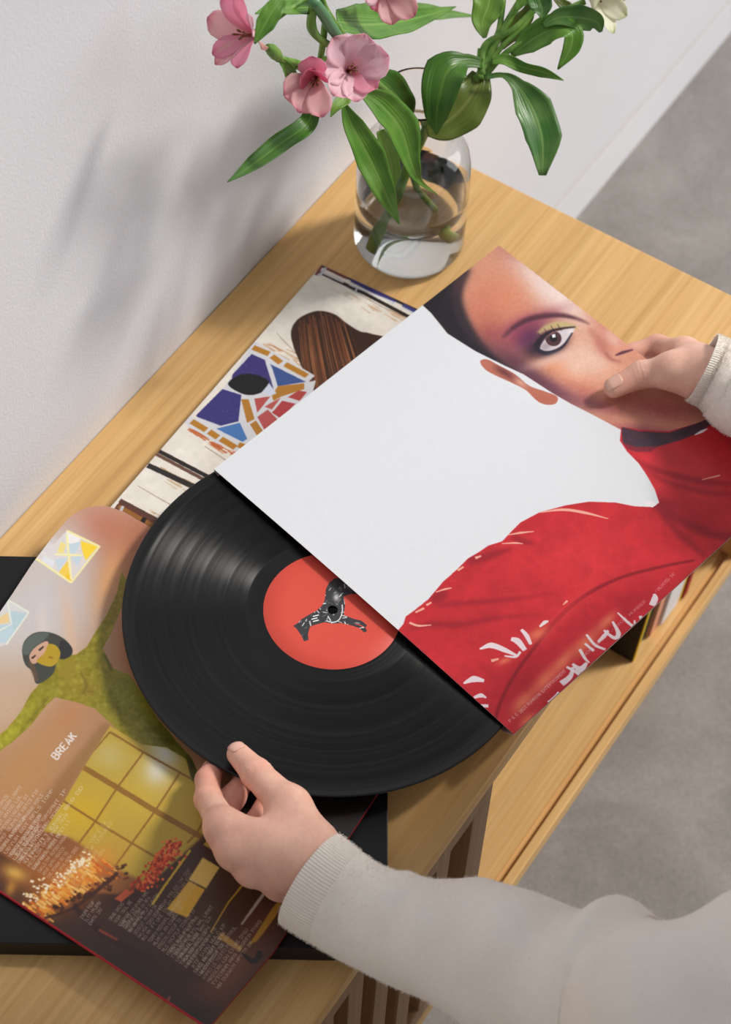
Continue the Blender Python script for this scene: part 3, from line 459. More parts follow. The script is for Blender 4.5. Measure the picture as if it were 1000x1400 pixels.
# ------------------------------------------------------------------ picture 4: label with a horse
RC = np.array([-.4692, -.2581, .045]); R_REC, R_LAB = .1500, .0496
RN = Vector((.0087, -.0109, 1)).normalized()
def art_label():
    k = R_LAB * 1.02; tz = lambda x, y: -.0087 * x + .0109 * y
    c = Canvas(640, RC + np.array([-k, -k, tz(-k, -k)]), (2 * k, 0, tz(2 * k, 0)), (0, 2 * k, tz(0, 2 * k)), (219, 80, 66)); c.sc = 640 / 190.; rn = random.Random(9)
    h = [(401, 857), (406, 854), (412, 848), (422, 842), (432, 837), (440, 830), (444, 822), (446, 806), (450, 798), (458, 792), (468, 792), (478, 796), (492, 806), (500, 812), (488, 813), (476, 814), (470, 817), (472, 828), (470, 842), (482, 847), (494, 850), (502, 856), (500, 859), (492, 855), (480, 852), (490, 856), (500, 860), (502, 864), (498, 866), (492, 860), (480, 856), (466, 853), (456, 854), (444, 852), (432, 855), (424, 858), (421, 868), (422, 876), (416, 878), (412, 870), (406, 861)]
    hm = c.poly(h, (58, 58, 62), .5)
    for i in range(210):
        x, y = rn.uniform(404, 500), rn.uniform(794, 876); a = rn.uniform(0, 3.14); L = rn.uniform(2, 8)
        c.stroke([(x, y), (x + L * math.cos(a), y + L * math.sin(a))], rn.uniform(.6, 1.8), rn.choice([(30, 30, 32), (40, 40, 44), (206, 206, 210), (236, 236, 238), (120, 120, 126)]), .5, .85, hm, False)
    for P in ([(426, 848), (434, 846)], [(428, 844), (436, 842)], [(428, 851), (436, 849)]): c.stroke(P, 1.5, (240, 240, 242), .4, 1, None, False)
    c.stroke([(446, 850), (456, 852), (464, 848), (468, 838), (468, 828)], 1.6, (230, 230, 232), .5, .9, hm); c.blob((460, 818), 4, 5, 0, (214, 214, 218), .9, hm); c.blob((480, 804), 8, 4, 20, (150, 146, 148), .7, hm)
    c.grain(2); return c.image('label_print', .985)
# ------------------------------------------------------------------ sleeves, record, box
def sheet(name, fn, nu, nv, th, mats, parent=None, outline=None):
    # a sheet of card with real thickness: printed face, edge and back; fn(u, v) -> top point
    U, V_ = np.meshgrid(np.linspace(0, 1, nu), np.linspace(0, 1, nv), indexing='ij')
    P = np.array([fn(u, v) for u, v in zip(U.ravel(), V_.ravel())]).reshape(nu, nv, 3)
    du = np.gradient(P, axis=0); dv = np.gradient(P, axis=1); N = np.cross(du, dv); N /= np.linalg.norm(N, axis=2)[..., None] + 1e-12
    N = np.where(N[..., 2:3] < 0, -N, N)
    B = P - N * th; n = nu * nv; verts = np.vstack([P.reshape(-1, 3), B.reshape(-1, 3)]); top = grid_faces(nu, nv); F = list(top) + [tuple(i + n for i in f[::-1]) for f in top]; mi = [0] * len(top) + [2] * len(top)
    ring = [i * nv for i in range(nu)] + [(nu - 1) * nv + j for j in range(1, nv)] + [i * nv + nv - 1 for i in range(nu - 2, -1, -1)] + [j for j in range(nv - 2, 0, -1)]
    for a, b in zip(ring, ring[1:] + ring[:1]): F.append((a, a + n, b + n, b)); mi.append(1)
    uv = np.vstack([np.stack([U.ravel(), V_.ravel()], 1)] * 2)
    o = mesh_np(name, verts, F, mats, parent, True, uv, off_of(parent)); me = o.data; me.polygons.foreach_set('material_index', mi)
    me.polygons.foreach_set('use_smooth', [k != 1 for k in mi]); me.set_sharp_from_angle(angle=math.radians(35)); me.update(); return o
M_RED = print_mat('portrait_card', art_red(), .36, .4)
M_DANCE = print_mat('dancer_card', art_dance(), .34, .45)
M_GLASS = print_mat('glass_card', art_glass(), .42, .35)
M_LABEL = print_mat('label_paper', art_label(), .5, .35)
M_EDGEW = plain('card_edge', lin(196, 160, 160), .7, .2); M_REDEDGE = plain('red_edge', lin(170, 24, 40), .45, .4); M_WHITEBACK = plain('white_card', lin(225, 225, 225), .7, .2); M_REDBACK = plain('red_card', lin(150, 20, 34), .5, .3)

# black box set under the covers
ang = math.atan2(.0554, .0849); bx = .306
fr = np.array([-.6551, -.4272]); e1 = np.array([math.cos(ang), math.sin(ang)]); e2 = np.array([-math.sin(ang), math.cos(ang)])
cen = fr + e1 * bx / 2 + e2 * bx / 2
bxo = thing('record_box', 'flat black record box lying under the dancer cover', 'record box', (cen[0], cen[1], .0002))
bxo.rotation_euler.z = ang
def lb(nm, lo, hi, mat, bev): q = box(nm, lo, hi, mat, None, bev); q.parent = bxo; q.location = (Vector(lo) + Vector(hi)) / 2; return q
lb('box_base', (-bx / 2, -bx / 2, 0), (bx / 2, bx / 2, .0150), M_BLACK, .0006); lb('box_lid', (-bx / 2 - .0004, -bx / 2 - .0004, .0153), (bx / 2 + .0004, bx / 2 + .0004, .0194), M_BLACK, .0007)
# pale specks of print on its front side
sp = []; Fs = []
for k, (x, w) in enumerate(((-.116, .0012), (-.113, .001), (-.1105, .0011))):
    y = -bx / 2 - .00045
    # the front side faces -x of the box after its turn
    sp += [(y, -x - w, .0085), (y, -x + w, .0085), (y, -x + w, .0097), (y, -x - w, .0097)]; Fs.append((4 * k, 4 * k + 1, 4 * k + 2, 4 * k + 3))
q = mesh_np('printed_marks', sp, Fs, plain('pale_ink', lin(170, 160, 140), .6), None, False); q.parent = bxo

# picture 3 cover, sloping from the table up onto the box
gs = thing('stained_glass_cover', 'record cover of white boards and blue stained glass with brown hair, nearest the wall', 'record cover', tuple((GT + GE) / 2))
sheet('cover_card', lambda u, v: GL_O + GL_U * u + GL_V * v, 20, 20, .0030, [M_GLASS, plain('pale_edge', lin(190, 180, 170), .6), M_WHITEBACK], gs)

# picture 1: white sleeve, pulled half off the record, mouth slightly open
rsv = thing('red_jacket_sleeve', 'white record sleeve with a portrait in a red jacket, held by the right hand', 'record sleeve', tuple((RS[0] + RS[2]) / 2))
rsn = np.cross(RS[1] - RS[0], RS[3] - RS[0]); rsn = rsn / np.linalg.norm(rsn)
def rs_base(u, v): return RS[0] * (1 - u) * (1 - v) + RS[1] * u * (1 - v) + RS[2] * u * v + RS[3] * (1 - u) * v
def rs_top(u, v): return rs_base(u, v) + rsn * (.0032 * (4 * u * (1 - u)) * (1 - v) ** 1.2)
def rs_bot(u, v): return rs_base(u, v) - rsn * (.0008 + .0190 * (max(0, 4 * u * (1 - u))) ** .45 * max(0., 1 - v ** 3.2))
sheet('front_panel', rs_top, 40, 40, .0005, [M_RED, M_EDGEW, M_WHITEBACK], rsv)
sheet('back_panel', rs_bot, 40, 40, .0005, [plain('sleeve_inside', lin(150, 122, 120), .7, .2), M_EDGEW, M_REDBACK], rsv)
for nm, us in (('side_fold', [(u, 1.) for u in (0, 1)]),):
    pass
def fold(nm, pts):   # narrow strip that joins front and back panel along one side
    V = []
    for u, v in pts: V += [rs_top(u, v), rs_bot(u, v)]
    mesh_np(nm, V, [(2 * i, 2 * i + 1, 2 * i + 3, 2 * i + 2) for i in range(len(pts) - 1)], M_REDBACK, rsv, True, off=off_of(rsv))
t_ = np.linspace(0, 1, 24); fold('spine', [(u, 1.) for u in t_]); fold('bottom_fold', [(1., v) for v in t_]); fold('top_fold', [(0., v) for v in t_])

# picture 2: thick fold-out cover lying on box and cover 3
dcv = thing('dancer_cover', 'fold-out record cover with a green dancer and lettering, front left on the black box', 'record cover', (-.62, -.21, .026))
def ytop(x): return np.interp(x, [-.77, -.61, -.58, -.55, -.525, -.505, -.47], [-.062, -.0575, -.0535, -.0490, -.0470, -.0465, -.0465])
def ybot(x): return np.interp(x, [-.77, -.70, -.60, -.47], [-.3625, -.3675, -.3625, -.356])
XE = -.4770
def dz(x, y):
    z = .0232 + .0077 * (x + .766) / .288
    return z
def dc(u, v):
    rr = .030; x = LC_X0 + u * (XE - LC_X0); w = np.interp(u, [0, .82, 1], [0, 0, 1])
    yt = ytop(x); yb = ybot(x)
    # rounded far corner
    dx = x - (XE - rr)
    if dx > 0: yt = yt - (rr - math.sqrt(max(0, rr * rr - dx * dx)))
    y = yb + v * (yt - yb)
    return np.array([x, y, dz(x, y)])
def dc_sheet(name, zoff, th, mats):
    o = sheet(name, lambda u, v: dc(1 - (1 - u) ** 1.0, v) + np.array([0, 0, zoff]), 90, 60, th, mats, dcv)
    me = o.data; ul = me.uv_layers[0]; 
    idx = np.empty(len(me.loops), int); me.loops.foreach_get('vertex_index', idx); co = np.empty(len(me.vertices) * 3); me.vertices.foreach_get('co', co); co = co.reshape(-1, 3) + off_of(dcv)
    uvv = np.stack([(co[:, 0] - LC_X0) / LC_S, (co[:, 1] - LC_Y0) / LC_S], 1); ul.data.foreach_set('uv', uvv[idx].ravel()); return o
dc_sheet('front_leaf', 0, .0009, [M_DANCE, M_REDEDGE, M_REDBACK]); dc_sheet('back_leaf', -.0016, .0010, [M_REDBACK, M_REDEDGE, M_REDBACK])
V = []; ys = np.linspace(0, 1, 30)
for v in ys:
    p = dc(0, v)
    for a in np.linspace(0, math.pi, 7): V.append(p + np.array([-.0013 * math.sin(a), 0, -.0013 + .0013 * math.cos(a)]))
mesh_np('spine', V, grid_faces(30, 7), M_REDEDGE, dcv, True, off=off_of(dcv))

# the record
m = NT('vinyl', .22, .38); m.b.inputs['Base Color'].default_value = (.002, .0021, .0026, 1)
tc = m.n('ShaderNodeTexCoord'); sx = m.n('ShaderNodeSeparateXYZ', {0: (tc, 'Object')}); r2 = m.n('ShaderNodeMath', {0: (sx, 'X'), 1: (sx, 'X')}, operation='MULTIPLY'); r3 = m.n('ShaderNodeMath', {0: (sx, 'Y'), 1: (sx, 'Y')}, operation='MULTIPLY'); r4 = m.n('ShaderNodeMath', {0: r2, 1: r3}, operation='ADD'); rad = m.n('ShaderNodeMath', {0: r4}, operation='SQRT')
ns = m.n('ShaderNodeTexNoise', {'W': rad, 'Scale': 2200.0, 'Detail': 2.0}, noise_dimensions='1D'); nb = m.n('ShaderNodeTexNoise', {'W': rad, 'Scale': 330.0, 'Detail': 3.0}, noise_dimensions='1D')
an = m.ramp(rad, [(0, (0, 0, 0)), (.0605, (0, 0, 0)), (.0615, (1, 1, 1)), (.1435, (1, 1, 1)), (.1445, (.1, .1, .1))]); an.color_ramp.interpolation = 'LINEAR'
rr_ = m.n('ShaderNodeMapRange', {'Value': nb, 'From Min': .3, 'From Max': .7, 'To Min': .28, 'To Max': .40}); m.l(rr_, 0, 'Roughness')
tg = m.n('ShaderNodeTangent', direction_type='RADIAL', axis='Z'); m.l(tg, 0, 'Tangent'); am = m.n('ShaderNodeMath', {0: an, 1: 1.0}, operation='MULTIPLY'); m.l(am, 0, 'Anisotropic'); m.b.inputs['Anisotropic Rotation'].default_value = .25
m.bump(ns, .06, .0002); M_VINYL = m.m
gaps = [.0620, .0780, .0975, .1140, .1250, .1385]
prof = [(.0036, -.0011), (.0036, .0011), (R_LAB + .0006, .0011), (R_LAB + .0012, .0009)]
for g in gaps:
    prof += [(g - .0008, .0009), (g - .0006, .00084), (g + .0006, .00084), (g + .0008, .0009)]
prof += [(.1440, .0009), (.1448, .00075), (.1462, .00075), (.1472, .0011), (.1490, .0012), (R_REC - .0002, .0007), (R_REC, 0), (R_REC - .0002, -.0007), (.1490, -.0012), (.1472, -.0009), (R_LAB, -.0009), (.0036, -.0011)]
rec = lathe('vinyl_record', prof, M_VINYL, None, 256, True); rec.location = RC; rec.rotation_euler = RN.to_track_quat('Z', 'Y').to_euler()
md = rec.modifiers.new('edges', 'EDGE_SPLIT'); md.split_angle = math.radians(20)
tag(rec, 'black vinyl record half out of its sleeve, held by the left hand', 'record')
V = []; F = []; uvs = []; seg = 128; q0 = rec.rotation_euler.to_matrix(); kk = R_LAB * 1.02
for ri in (.0037, .02, .035, R_LAB - .0002, R_LAB):
    for k in range(seg):
        a = 2 * math.pi * k / seg; x, y = ri * math.cos(a), ri * math.sin(a); V.append((x, y, .00125 if ri < R_LAB else .00108)); w = q0 @ Vector((x, y, 0)); uvs.append(((w.x + kk) / (2 * kk), (w.y + kk) / (2 * kk)))
F = [f[::-1] for f in grid_faces(5, seg, True)]
lab = mesh_np('record_label', V, F, M_LABEL, None, True, uvs); lab.parent = rec; lab['label'] = 'coral paper label with a dark horse'

# books in the open bay
bk = [(-.1702, .0046, -.389, .205, .245, (222, 180, 28), 'thin yellow-spined book with dark boards, leftmost in the open bay'), (-.1652, .0247, -.3845, .19, .235, (14, 66, 46), 'dark green book beside the dark-boarded yellow one'),
      (-.1400, .0142, -.3885, .18, .24, (230, 158, 126), 'salmon pink book between the green and white books'), (-.1253, .0330, -.3915, .17, .245, (228, 226, 226), 'thick white book in the open bay'), (-.0918, .0054, -.3915, .18, .24, (234, 188, 34), 'thin yellow book right of the white book'), (-.0859, .0090, -.3935, .17, .22, (162, 28, 30), 'red book at the right end of the row')]
LEAN = math.radians(8.5)
for x, w, y, dpt, h, col, lab_ in bk:
    b = thing('book', lab_, 'book', (x + w / 2, y + dpt / 2, ZB1 + .0003), 'books standing in the open bay')
    b.rotation_euler.y = LEAN; b.location.z += w / 2 * math.sin(LEAN)
    mc = plain('book_cloth', lin(*col), .55, .35); md_ = plain('book_board_dark', lin(44, 34, 28), .6, .3) if w < .005 else mc; t = .0012 if w > .007 else .0009; tilt = None
    def bp(nm, lo, hi, mat, bev=.0003):
        q = box(nm, lo, hi, mat, None, bev); q.parent = b; q.location = (Vector(lo) + Vector(hi)) / 2; return q
    bp('cover_board', (-w / 2, -dpt / 2 + .0012, 0), (-w / 2 + t, dpt / 2, h), md_); bp('cover_board', (w / 2 - t, -dpt / 2 + .0012, 0), (w / 2, dpt / 2, h), md_); bp('spine', (-w / 2, -dpt / 2, 0), (w / 2, -dpt / 2 + .0012, h), mc, .0005)
    bp('pages', (-w / 2 + t, -dpt / 2 + .0014, .002), (w / 2 - t, dpt / 2 - .003, h - .002), M_WHITEBACK, 0)
# ------------------------------------------------------------------ vase, water
_vb = at((559, 331), z=0); VB = np.array([_vb[0], _vb[1], .0004])
m = NT('clear_glass', 0, .5); m.b.inputs['Transmission Weight'].default_value = 1; m.b.inputs['IOR'].default_value = 1.40; m.b.inputs['Base Color'].default_value = (.985, .985, .98, 1); M_GL = m.m
m = NT('water', 0, .5); m.b.inputs['Transmission Weight'].default_value = 1; m.b.inputs['IOR'].default_value = 1.33; m.b.inputs['Base Color'].default_value = (.99, 1, .99, 1); M_WATER = m.m
ro, tk = .0462, .0014
outer = [(0, 0), (.034, 0), (.040, .0008), (.0440, .0034), (ro, .0085), (ro, .030), (ro, .066), (ro, .080), (.0455, .090), (.0435, .0985), (.0395, .1045), (.0350, .1080), (.0315, .1110), (.0298, .1150), (.0293, .122), (.0292, .145), (.0293, .1515), (.0290, .1530)]
inner = [(.0281, .1533), (.0277, .1520), (.0277, .145), (.0278, .122), (.0283, .1146), (.0304, .1099), (.0342, .1067), (.0386, .1033), (.0424, .0977), (.0442, .0896), (ro - tk, .080), (ro - tk, .066), (ro - tk, .030), (ro - tk, .0100), (.0425, .0052), (.038, .0034), (0, .0030)]
zs = lambda z: z if z < .05 else .05 + (z - .05) * 1.155
outer = [(r, zs(z)) for r, z in outer]; inner = [(r, zs(z)) for r, z in inner]
vase = lathe('glass_vase', outer + inner, M_GL, None, 96); vase.location = VB
tag(vase, 'clear glass bottle vase holding the flower stems on the cabinet', 'vase')
WZ = .064
wp = [(0, .0028), (.038, .0032), (.0426, .0050), (ro - tk + .0003, .0099), (ro - tk + .0003, .030), (ro - tk + .0003, .052), (ro - tk + .0003, WZ + .0004), (ro - tk - .0008, WZ), (.040, WZ - .0003), (0, WZ - .0003)]
wat = lathe('water', wp, M_WATER, None, 96); wat.location = VB; tag(wat, 'clear water filling the lower half of the glass vase', 'water')

# ------------------------------------------------------------------ flowers
def leaf_mat(name, c0, c1, cv, back):
    m = NT(name, .32, .45); uvn = m.n('ShaderNodeUVMap'); sp = m.n('ShaderNodeSeparateXYZ', {0: uvn}); mp = m.n('ShaderNodeMapping', {'Vector': uvn, 'Scale': (1.2, 26, 1)}); nz = m.noise(mp, 1.0, 3, .6, .1); big = m.noise(m.coords(), 45, 2)
    r1 = m.ramp(nz, [(.3, c0), (.62, c1)]); v1 = m.n('ShaderNodeMath', {0: (sp, 'Y'), 1: .5}, operation='SUBTRACT'); v2 = m.n('ShaderNodeMath', {0: v1}, operation='ABSOLUTE'); mid = m.ramp(v2, [(0, (1, 1, 1)), (.05, (.0, .0, .0))])
    x = m.mix(mid, r1, cv); y = m.mix(m.ramp(big, [(.35, (0, 0, 0)), (.7, (.45, .45, .45))]), x, cv); geo = m.n('ShaderNodeNewGeometry')
    z = m.mix((geo), y, back); m.t.links.new(geo.outputs['Backfacing'], z.inputs[0]); m.l(z, 2, 'Base Color')
    wv = m.n('ShaderNodeMapping', {'Vector': uvn, 'Scale': (.6, 16, 1)}); w2 = m.noise(wv, 1.0, 1); m.bump(w2, .5, .0012)
    tr = m.n('ShaderNodeBsdfTranslucent'); m.t.links.new(z.outputs[2], tr.inputs[0]); mx = m.n('ShaderNodeMixShader', {0: .30}); out = m.t.nodes['Material Output']
    m.t.links.new(m.b.outputs[0], mx.inputs[1]); m.t.links.new(tr.outputs[0], mx.inputs[2]); m.t.links.new(mx.outputs[0], out.inputs[0]); return m.m
ML_MID = leaf_mat('leaf_green', lin(56, 110, 26), lin(104, 158, 54), lin(146, 188, 92), lin(112, 144, 62))
ML_DARK = leaf_mat('leaf_dark', lin(42, 88, 22), lin(72, 124, 36), lin(108, 152, 58), lin(92, 120, 44))
ML_BLUE = leaf_mat('leaf_bluish', lin(50, 98, 40), lin(84, 134, 60), lin(136, 172, 96), lin(104, 140, 60))
ML_LIGHT = leaf_mat('leaf_light', lin(96, 140, 46), lin(132, 176, 72), lin(160, 196, 96), lin(130, 168, 74))
ML_OLIVE = leaf_mat('leaf_olive', lin(70, 92, 26), lin(104, 126, 40), lin(142, 150, 80), lin(90, 112, 36))
m = NT('stem_green', .42, .4); nz = m.noise(m.coords((40, 40, 9)), 4, 3); m.l(m.ramp(nz, [(.3, lin(72, 118, 40)), (.7, lin(122, 158, 70))]), 0, 'Base Color'); M_STEM = m.m
def petal_mat(name, c0, c1, ctip):
    m = NT(name, .55, .25); uvn = m.n('ShaderNodeUVMap'); sp = m.n('ShaderNodeSeparateXYZ', {0: uvn}); mp = m.n('ShaderNodeMapping', {'Vector': uvn, 'Scale': (1.5, 22, 1)}); nz = m.noise(mp, 1.0, 3)
    al = m.ramp(sp, [(0, c0), (.45, c1), (.85, c1), (1, ctip)], 0); v = m.mix(m.ramp(nz, [(.3, (.25, .25, .25)), (.6, (0, 0, 0))]), al, c0); m.l(v, 2, 'Base Color'); m.b.inputs['Subsurface Weight'].default_value = .0
    tr = m.n('ShaderNodeBsdfTranslucent'); m.t.links.new(v.outputs[2], tr.inputs[0]); mx = m.n('ShaderNodeMixShader', {0: .48}); out = m.t.nodes['Material Output']
    m.t.links.new(m.b.outputs[0], mx.inputs[1]); m.t.links.new(tr.outputs[0], mx.inputs[2]); m.t.links.new(mx.outputs[0], out.inputs[0]); m.bump(nz, .25, .0006); return m.m
MP_PALE = petal_mat('petal_pale_pink', lin(252, 208, 222), lin(254, 226, 234), lin(252, 190, 208)); MP_PINK = petal_mat('petal_pink', lin(242, 150, 180), lin(252, 192, 212), lin(248, 166, 192)); MP_DEEP = petal_mat('petal_deep_pink', lin(226, 104, 146), lin(240, 146, 174), lin(240, 158, 182)); MP_STRIPE = petal_mat('petal_striped', lin(246, 222, 200), lin(250, 208, 214), lin(242, 160, 184)); MP_CREAM = petal_mat('petal_cream', lin(244, 236, 200), lin(247, 246, 232), lin(226, 236, 190))
M_GREENTIP = plain('petal_green_tip', lin(150, 176, 96), .5); M_ANTHER = plain('anther', lin(128, 84, 46), .7)

def ribbon(name, pts, widths, mat, parent, roll=0., cup=.15, nu=26, nv=9, wave=0., seed=0, th=.00035):
    # leaf blade: world points along the midrib, widths in metres, roll = turn of the blade about its midrib (degrees, one or per point)
    C = catmull(pts, nu); w = np.interp(np.linspace(0, len(widths) - 1, nu), np.arange(len(widths)), widths)
    rl = np.full(nu, roll, float) if np.isscalar(roll) else np.interp(np.linspace(0, len(roll) - 1, nu), np.arange(len(roll)), roll)
    T = np.gradient(C, axis=0); T /= np.linalg.norm(T, axis=1)[:, None]; rn = random.Random(seed); ph = rn.uniform(0, 6)
    V = []; uv = []
    for i in range(nu):
        s = np.cross(T[i], -C_F); s /= np.linalg.norm(s); nrm = np.cross(s, T[i]); a = math.radians(rl[i]); S = s * math.cos(a) + nrm * math.sin(a); N = np.cross(S, T[i])
        for j in range(nv):
            t = 2 * j / (nv - 1) - 1
            V.append(C[i] + S * (t * w[i] / 2) + N * (w[i] * cup * (t * t) + wave * w[i] * math.sin(7 * i / nu * 3 + ph + 2 * t) * abs(t))); uv.append((i / (nu - 1), j / (nv - 1)))
    o = mesh_np(name, V, grid_faces(nu, nv), mat, parent, True, uv, off_of(parent) if parent is not None else None)
    md = o.modifiers.new('thickness', 'SOLIDIFY'); md.thickness = th; md.offset = 0; return o
PXM = 1 / 1740.0
def P3(lst, d=None, y=None):
    out = []
    for q in lst:
        dd = q[2] if len(q) > 2 else (d if d is not None else y)
        out.append(at(q[:2], y=dd) if (y is not None) else at(q[:2], d=D0 + dd))
    return out
D0 = 1.7263
def lf(parent, lst, wpx, mat, roll=0, cup=.15, y=None, d=None, wave=.03, seed=0, name='leaf', **k):
    pts = P3(lst, d, y); sc = [np.linalg.norm(p - CAM) / F_PX for p in pts]; s_ = float(np.mean(sc))
    return ribbon(name, pts, [w * s_ for w in wpx], mat, parent, roll, cup, wave=wave, seed=seed, **k)
def st(parent, lst, rpx, y=None, d=None, name='stem', mat=None):
    pts = P3(lst, d, y); s_ = float(np.mean([np.linalg.norm(p - CAM) for p in pts])) / F_PX
    return tube(name, pts, [r * s_ for r in rpx], mat or M_STEM, parent, 10)
def flower(parent, c, axis, petals, throat=.010, name='flower', scale=1., anth=True):
    # six separate petals around an axis (pointing out of the throat); petals: (angle deg, length px, width px, open deg, mat)
    c = np.array(c); ax = np.array(axis, float); ax /= np.linalg.norm(ax); e = bpy.data.objects.new(name, None); COL.objects.link(e); e.parent = parent; e.location = Vector(c - off_of(parent)); e.empty_display_size = .01
    u = np.cross(C_U, ax); u /= np.linalg.norm(u); v = np.cross(ax, u)      # u ~ image right when the flower faces the camera
    for k, (a, L, w, op, mat) in enumerate(petals):
        a = math.radians(a); L *= PXM * scale; w *= PXM * scale; rad = u * math.cos(a) + v * math.sin(a); side = np.cross(ax, rad); V = []; uv = []; nu, nv = 14, 9; rn = random.Random(k + int(1e4 * abs(c[0])))
        pos = -ax * throat; ang = math.radians(8); C = []
        for i in range(nu):
            t = i / (nu - 1); an = math.radians(10 + (op - 10) * min(1, (t * 1.5)) ** 1.1); C.append(pos.copy()); pos = pos + (ax * math.cos(an) + rad * math.sin(an)) * (L + throat) / (nu - 1)
        C = np.array(C); T = np.gradient(C, axis=0); T /= np.linalg.norm(T, axis=1)[:, None]
        for i in range(nu):
            t = i / (nu - 1); ww = w * (np.interp(t, [0, .2, .45, .7, .88, .96, 1], [.12, .24, .62, 1, .86, .5, .10])); N = np.cross(side, T[i])
            for j in range(nv):
                q = 2 * j / (nv - 1) - 1; ruff = .05 * w * math.sin(5 * q + 9 * t + k) * t * t
                V.append(C[i] + side * (q * ww / 2) - N * (ww * .16 * q * q * (1 - .4 * t) + ruff * .6)); uv.append((t, j / (nv - 1)))
        o = mesh_np('petal', V, grid_faces(nu, nv), mat, None, True, uv); o.parent = e; md = o.modifiers.new('thickness', 'SOLIDIFY'); md.thickness = .0003; md.offset = 0
    if anth:
        V = []; F = []
        for k in range(5):
            a = 1.3 * k + .4; tip = ax * (.010 * scale + .002 * (k % 3)) + (u * math.cos(a) + v * math.sin(a)) * .003; Pn = catmull([-ax * throat, tip * .4, tip], 6)
            for i, p in enumerate(Pn):
                r = .0003 if i < 4 else .00085
                for q in range(6): b = q * math.pi / 3; V.append(p + (u * math.cos(b) + v * math.sin(b)) * r)
            b0 = k * 36; F += [tuple(b0 + x for x in f) for f in grid_faces(6, 6, True)] + [tuple(b0 + 30 + q for q in range(6))]
        o = mesh_np('stamens', V, F, M_ANTHER, None, True); o.parent = e
    return e
toC = -C_F
# stem with pink blooms, leaning to the left
pk = thing('pink_flower_stem', 'stem of pink alstroemeria blooms leaning left out of the vase', 'flower stem', (VB[0], VB[1], .01))
tube('stem', [VB + (.020, -.012, .008), VB + (.004, -.003, .06), VB + (-.010, .004, .12), VB + (-.018, .006, .166), at((506, 104), y=-.080), at((478, 60), y=-.078), at((446, 14), y=-.076), at((436, -20), y=-.075)], [.0030, .0030, .0029, .0028, .0027, .0025, .0025, .0025], M_STEM, pk, 12)
YL = -.078
lf(pk, [(428, 150), (418, 172), (386, 195), (350, 222), (311, 249)], [22, 27, 30, 24, 1], ML_DARK, [10, 0, -12, -10, 0], .12, y=-.076, seed=1)
lf(pk, [(469, 140, -.084), (482, 172, -.094), (504, 215, -.108), (524, 258, -.124), (546, 306, -.138)], [5, 30, 45, 31, 2], ML_MID, [0, 12, 14, 0, -10], .2, y=YL, seed=2)
lf(pk, [(494, 124, -.088), (522, 145, -.100), (548, 178, -.112), (562, 222, -.124), (574, 248, -.130), (598, 266, -.136)], [10, 44, 50, 26, 8, 1], ML_MID, [-6, 8, 22, 20, 10, 0], .2, y=YL, seed=3)
lf(pk, [(508, 104, -.074), (532, 118, -.076), (550, 145, -.078), (559, 174, -.080)], [14, 44, 40, 3], ML_DARK, 10, .15, y=YL, seed=4)
lf(pk, [(520, 178, -.090), (530, 205, -.096), (536, 235, -.102), (534, 268, -.106)], [12, 26, 24, 2], ML_LIGHT, 0, .12, y=YL, seed=5)
lf(pk, [(462, 30), (500, 34), (545, 30), (588, 20), (624, 9)], [30, 58, 44, 20, 1], ML_MID, [0, 14, 10, 0, 0], .12, y=-.070, seed=6)
lf(pk, [(470, 22), (530, 16), (590, 18), (650, 22)], [20, 40, 30, 2], ML_MID, 20, .1, y=-.052, seed=7)
lf(pk, [(440, 8), (410, 11), (378, 12), (349, 19)], [26, 30, 24, 2], ML_MID, -14, .12, y=-.072, seed=8)
lf(pk, [(386, -2), (374, 14), (362, 34), (348, 60)], [16, 26, 26, 2], ML_MID, 10, .18, y=-.088, seed=9)
lf(pk, [(476, 128), (470, 136), (460, 146), (452, 160)], [16, 20, 14, 1], ML_LIGHT, 0, .15, y=-.092, seed=10)
lf(pk, [(383, 82), (392, 94), (402, 112)], [8, 17, 17], ML_MID, 0, .3, y=-.078, seed=11, name='bract')
st(pk, [(430, 2), (441, 18), (455, 40), (472, 62)], [7, 8, 8, 6], y=-.084, name='pedicel', mat=plain('stem_bluish', lin(88, 138, 96), .45)); st(pk, [(428, 10), (426, 36), (436, 52), (458, 66)], [6, 7, 5, 5], y=-.080, name='pedicel'); st(pk, [(446, 80), (420, 88), (400, 84), (380, 80)], [4, 4.5, 4.5, 5], y=-.077, name='pedicel'); st(pk, [(446, 84), (424, 92), (402, 91)], [3.5, 4, 4], y=-.074, name='pedicel')
bd = bpy.data.objects.new('spent_bud', None); COL.objects.link(bd); bd.parent = pk; bdl = at((374, 71), y=-.077); bd.location = Vector(bdl - off_of(pk))
o = tube('ovary', [at((383, 80), y=-.077) - bdl, at((377, 74), y=-.077) - bdl, at((371, 68), y=-.077) - bdl, at((366, 65), y=-.077) - bdl], [.0026, .0044, .0042, .0025], M_STEM, None, 12); o.parent = bd
for k in range(4):
    o = tube('style', [at((370, 68), y=-.077) - bdl, at((362 - k, 63 + k * 1.3), y=-.077) - bdl, at((353 + 1.2 * k, 56 + k * 2.0), y=-.077 - .002 * k) - bdl], [.0008, .0007, .0004], plain('style_pink', lin(206, 150, 140), .5), None, 6); o.parent = bd
f1 = at((478, 96), y=-.098)
flower(pk, f1, toC + .25 * C_R - .1 * C_U, [(75, 50, 44, 62, MP_PALE), (20, 52, 46, 64, MP_PALE), (128, 50, 44, 68, MP_PALE), (-38, 42, 40, 60, MP_PINK), (188, 42, 38, 66, MP_PALE), (-84, 44, 34, 66, MP_PALE), (232, 46, 36, 68, MP_PALE)][:7])
f2 = at((432, 108), y=-.092)
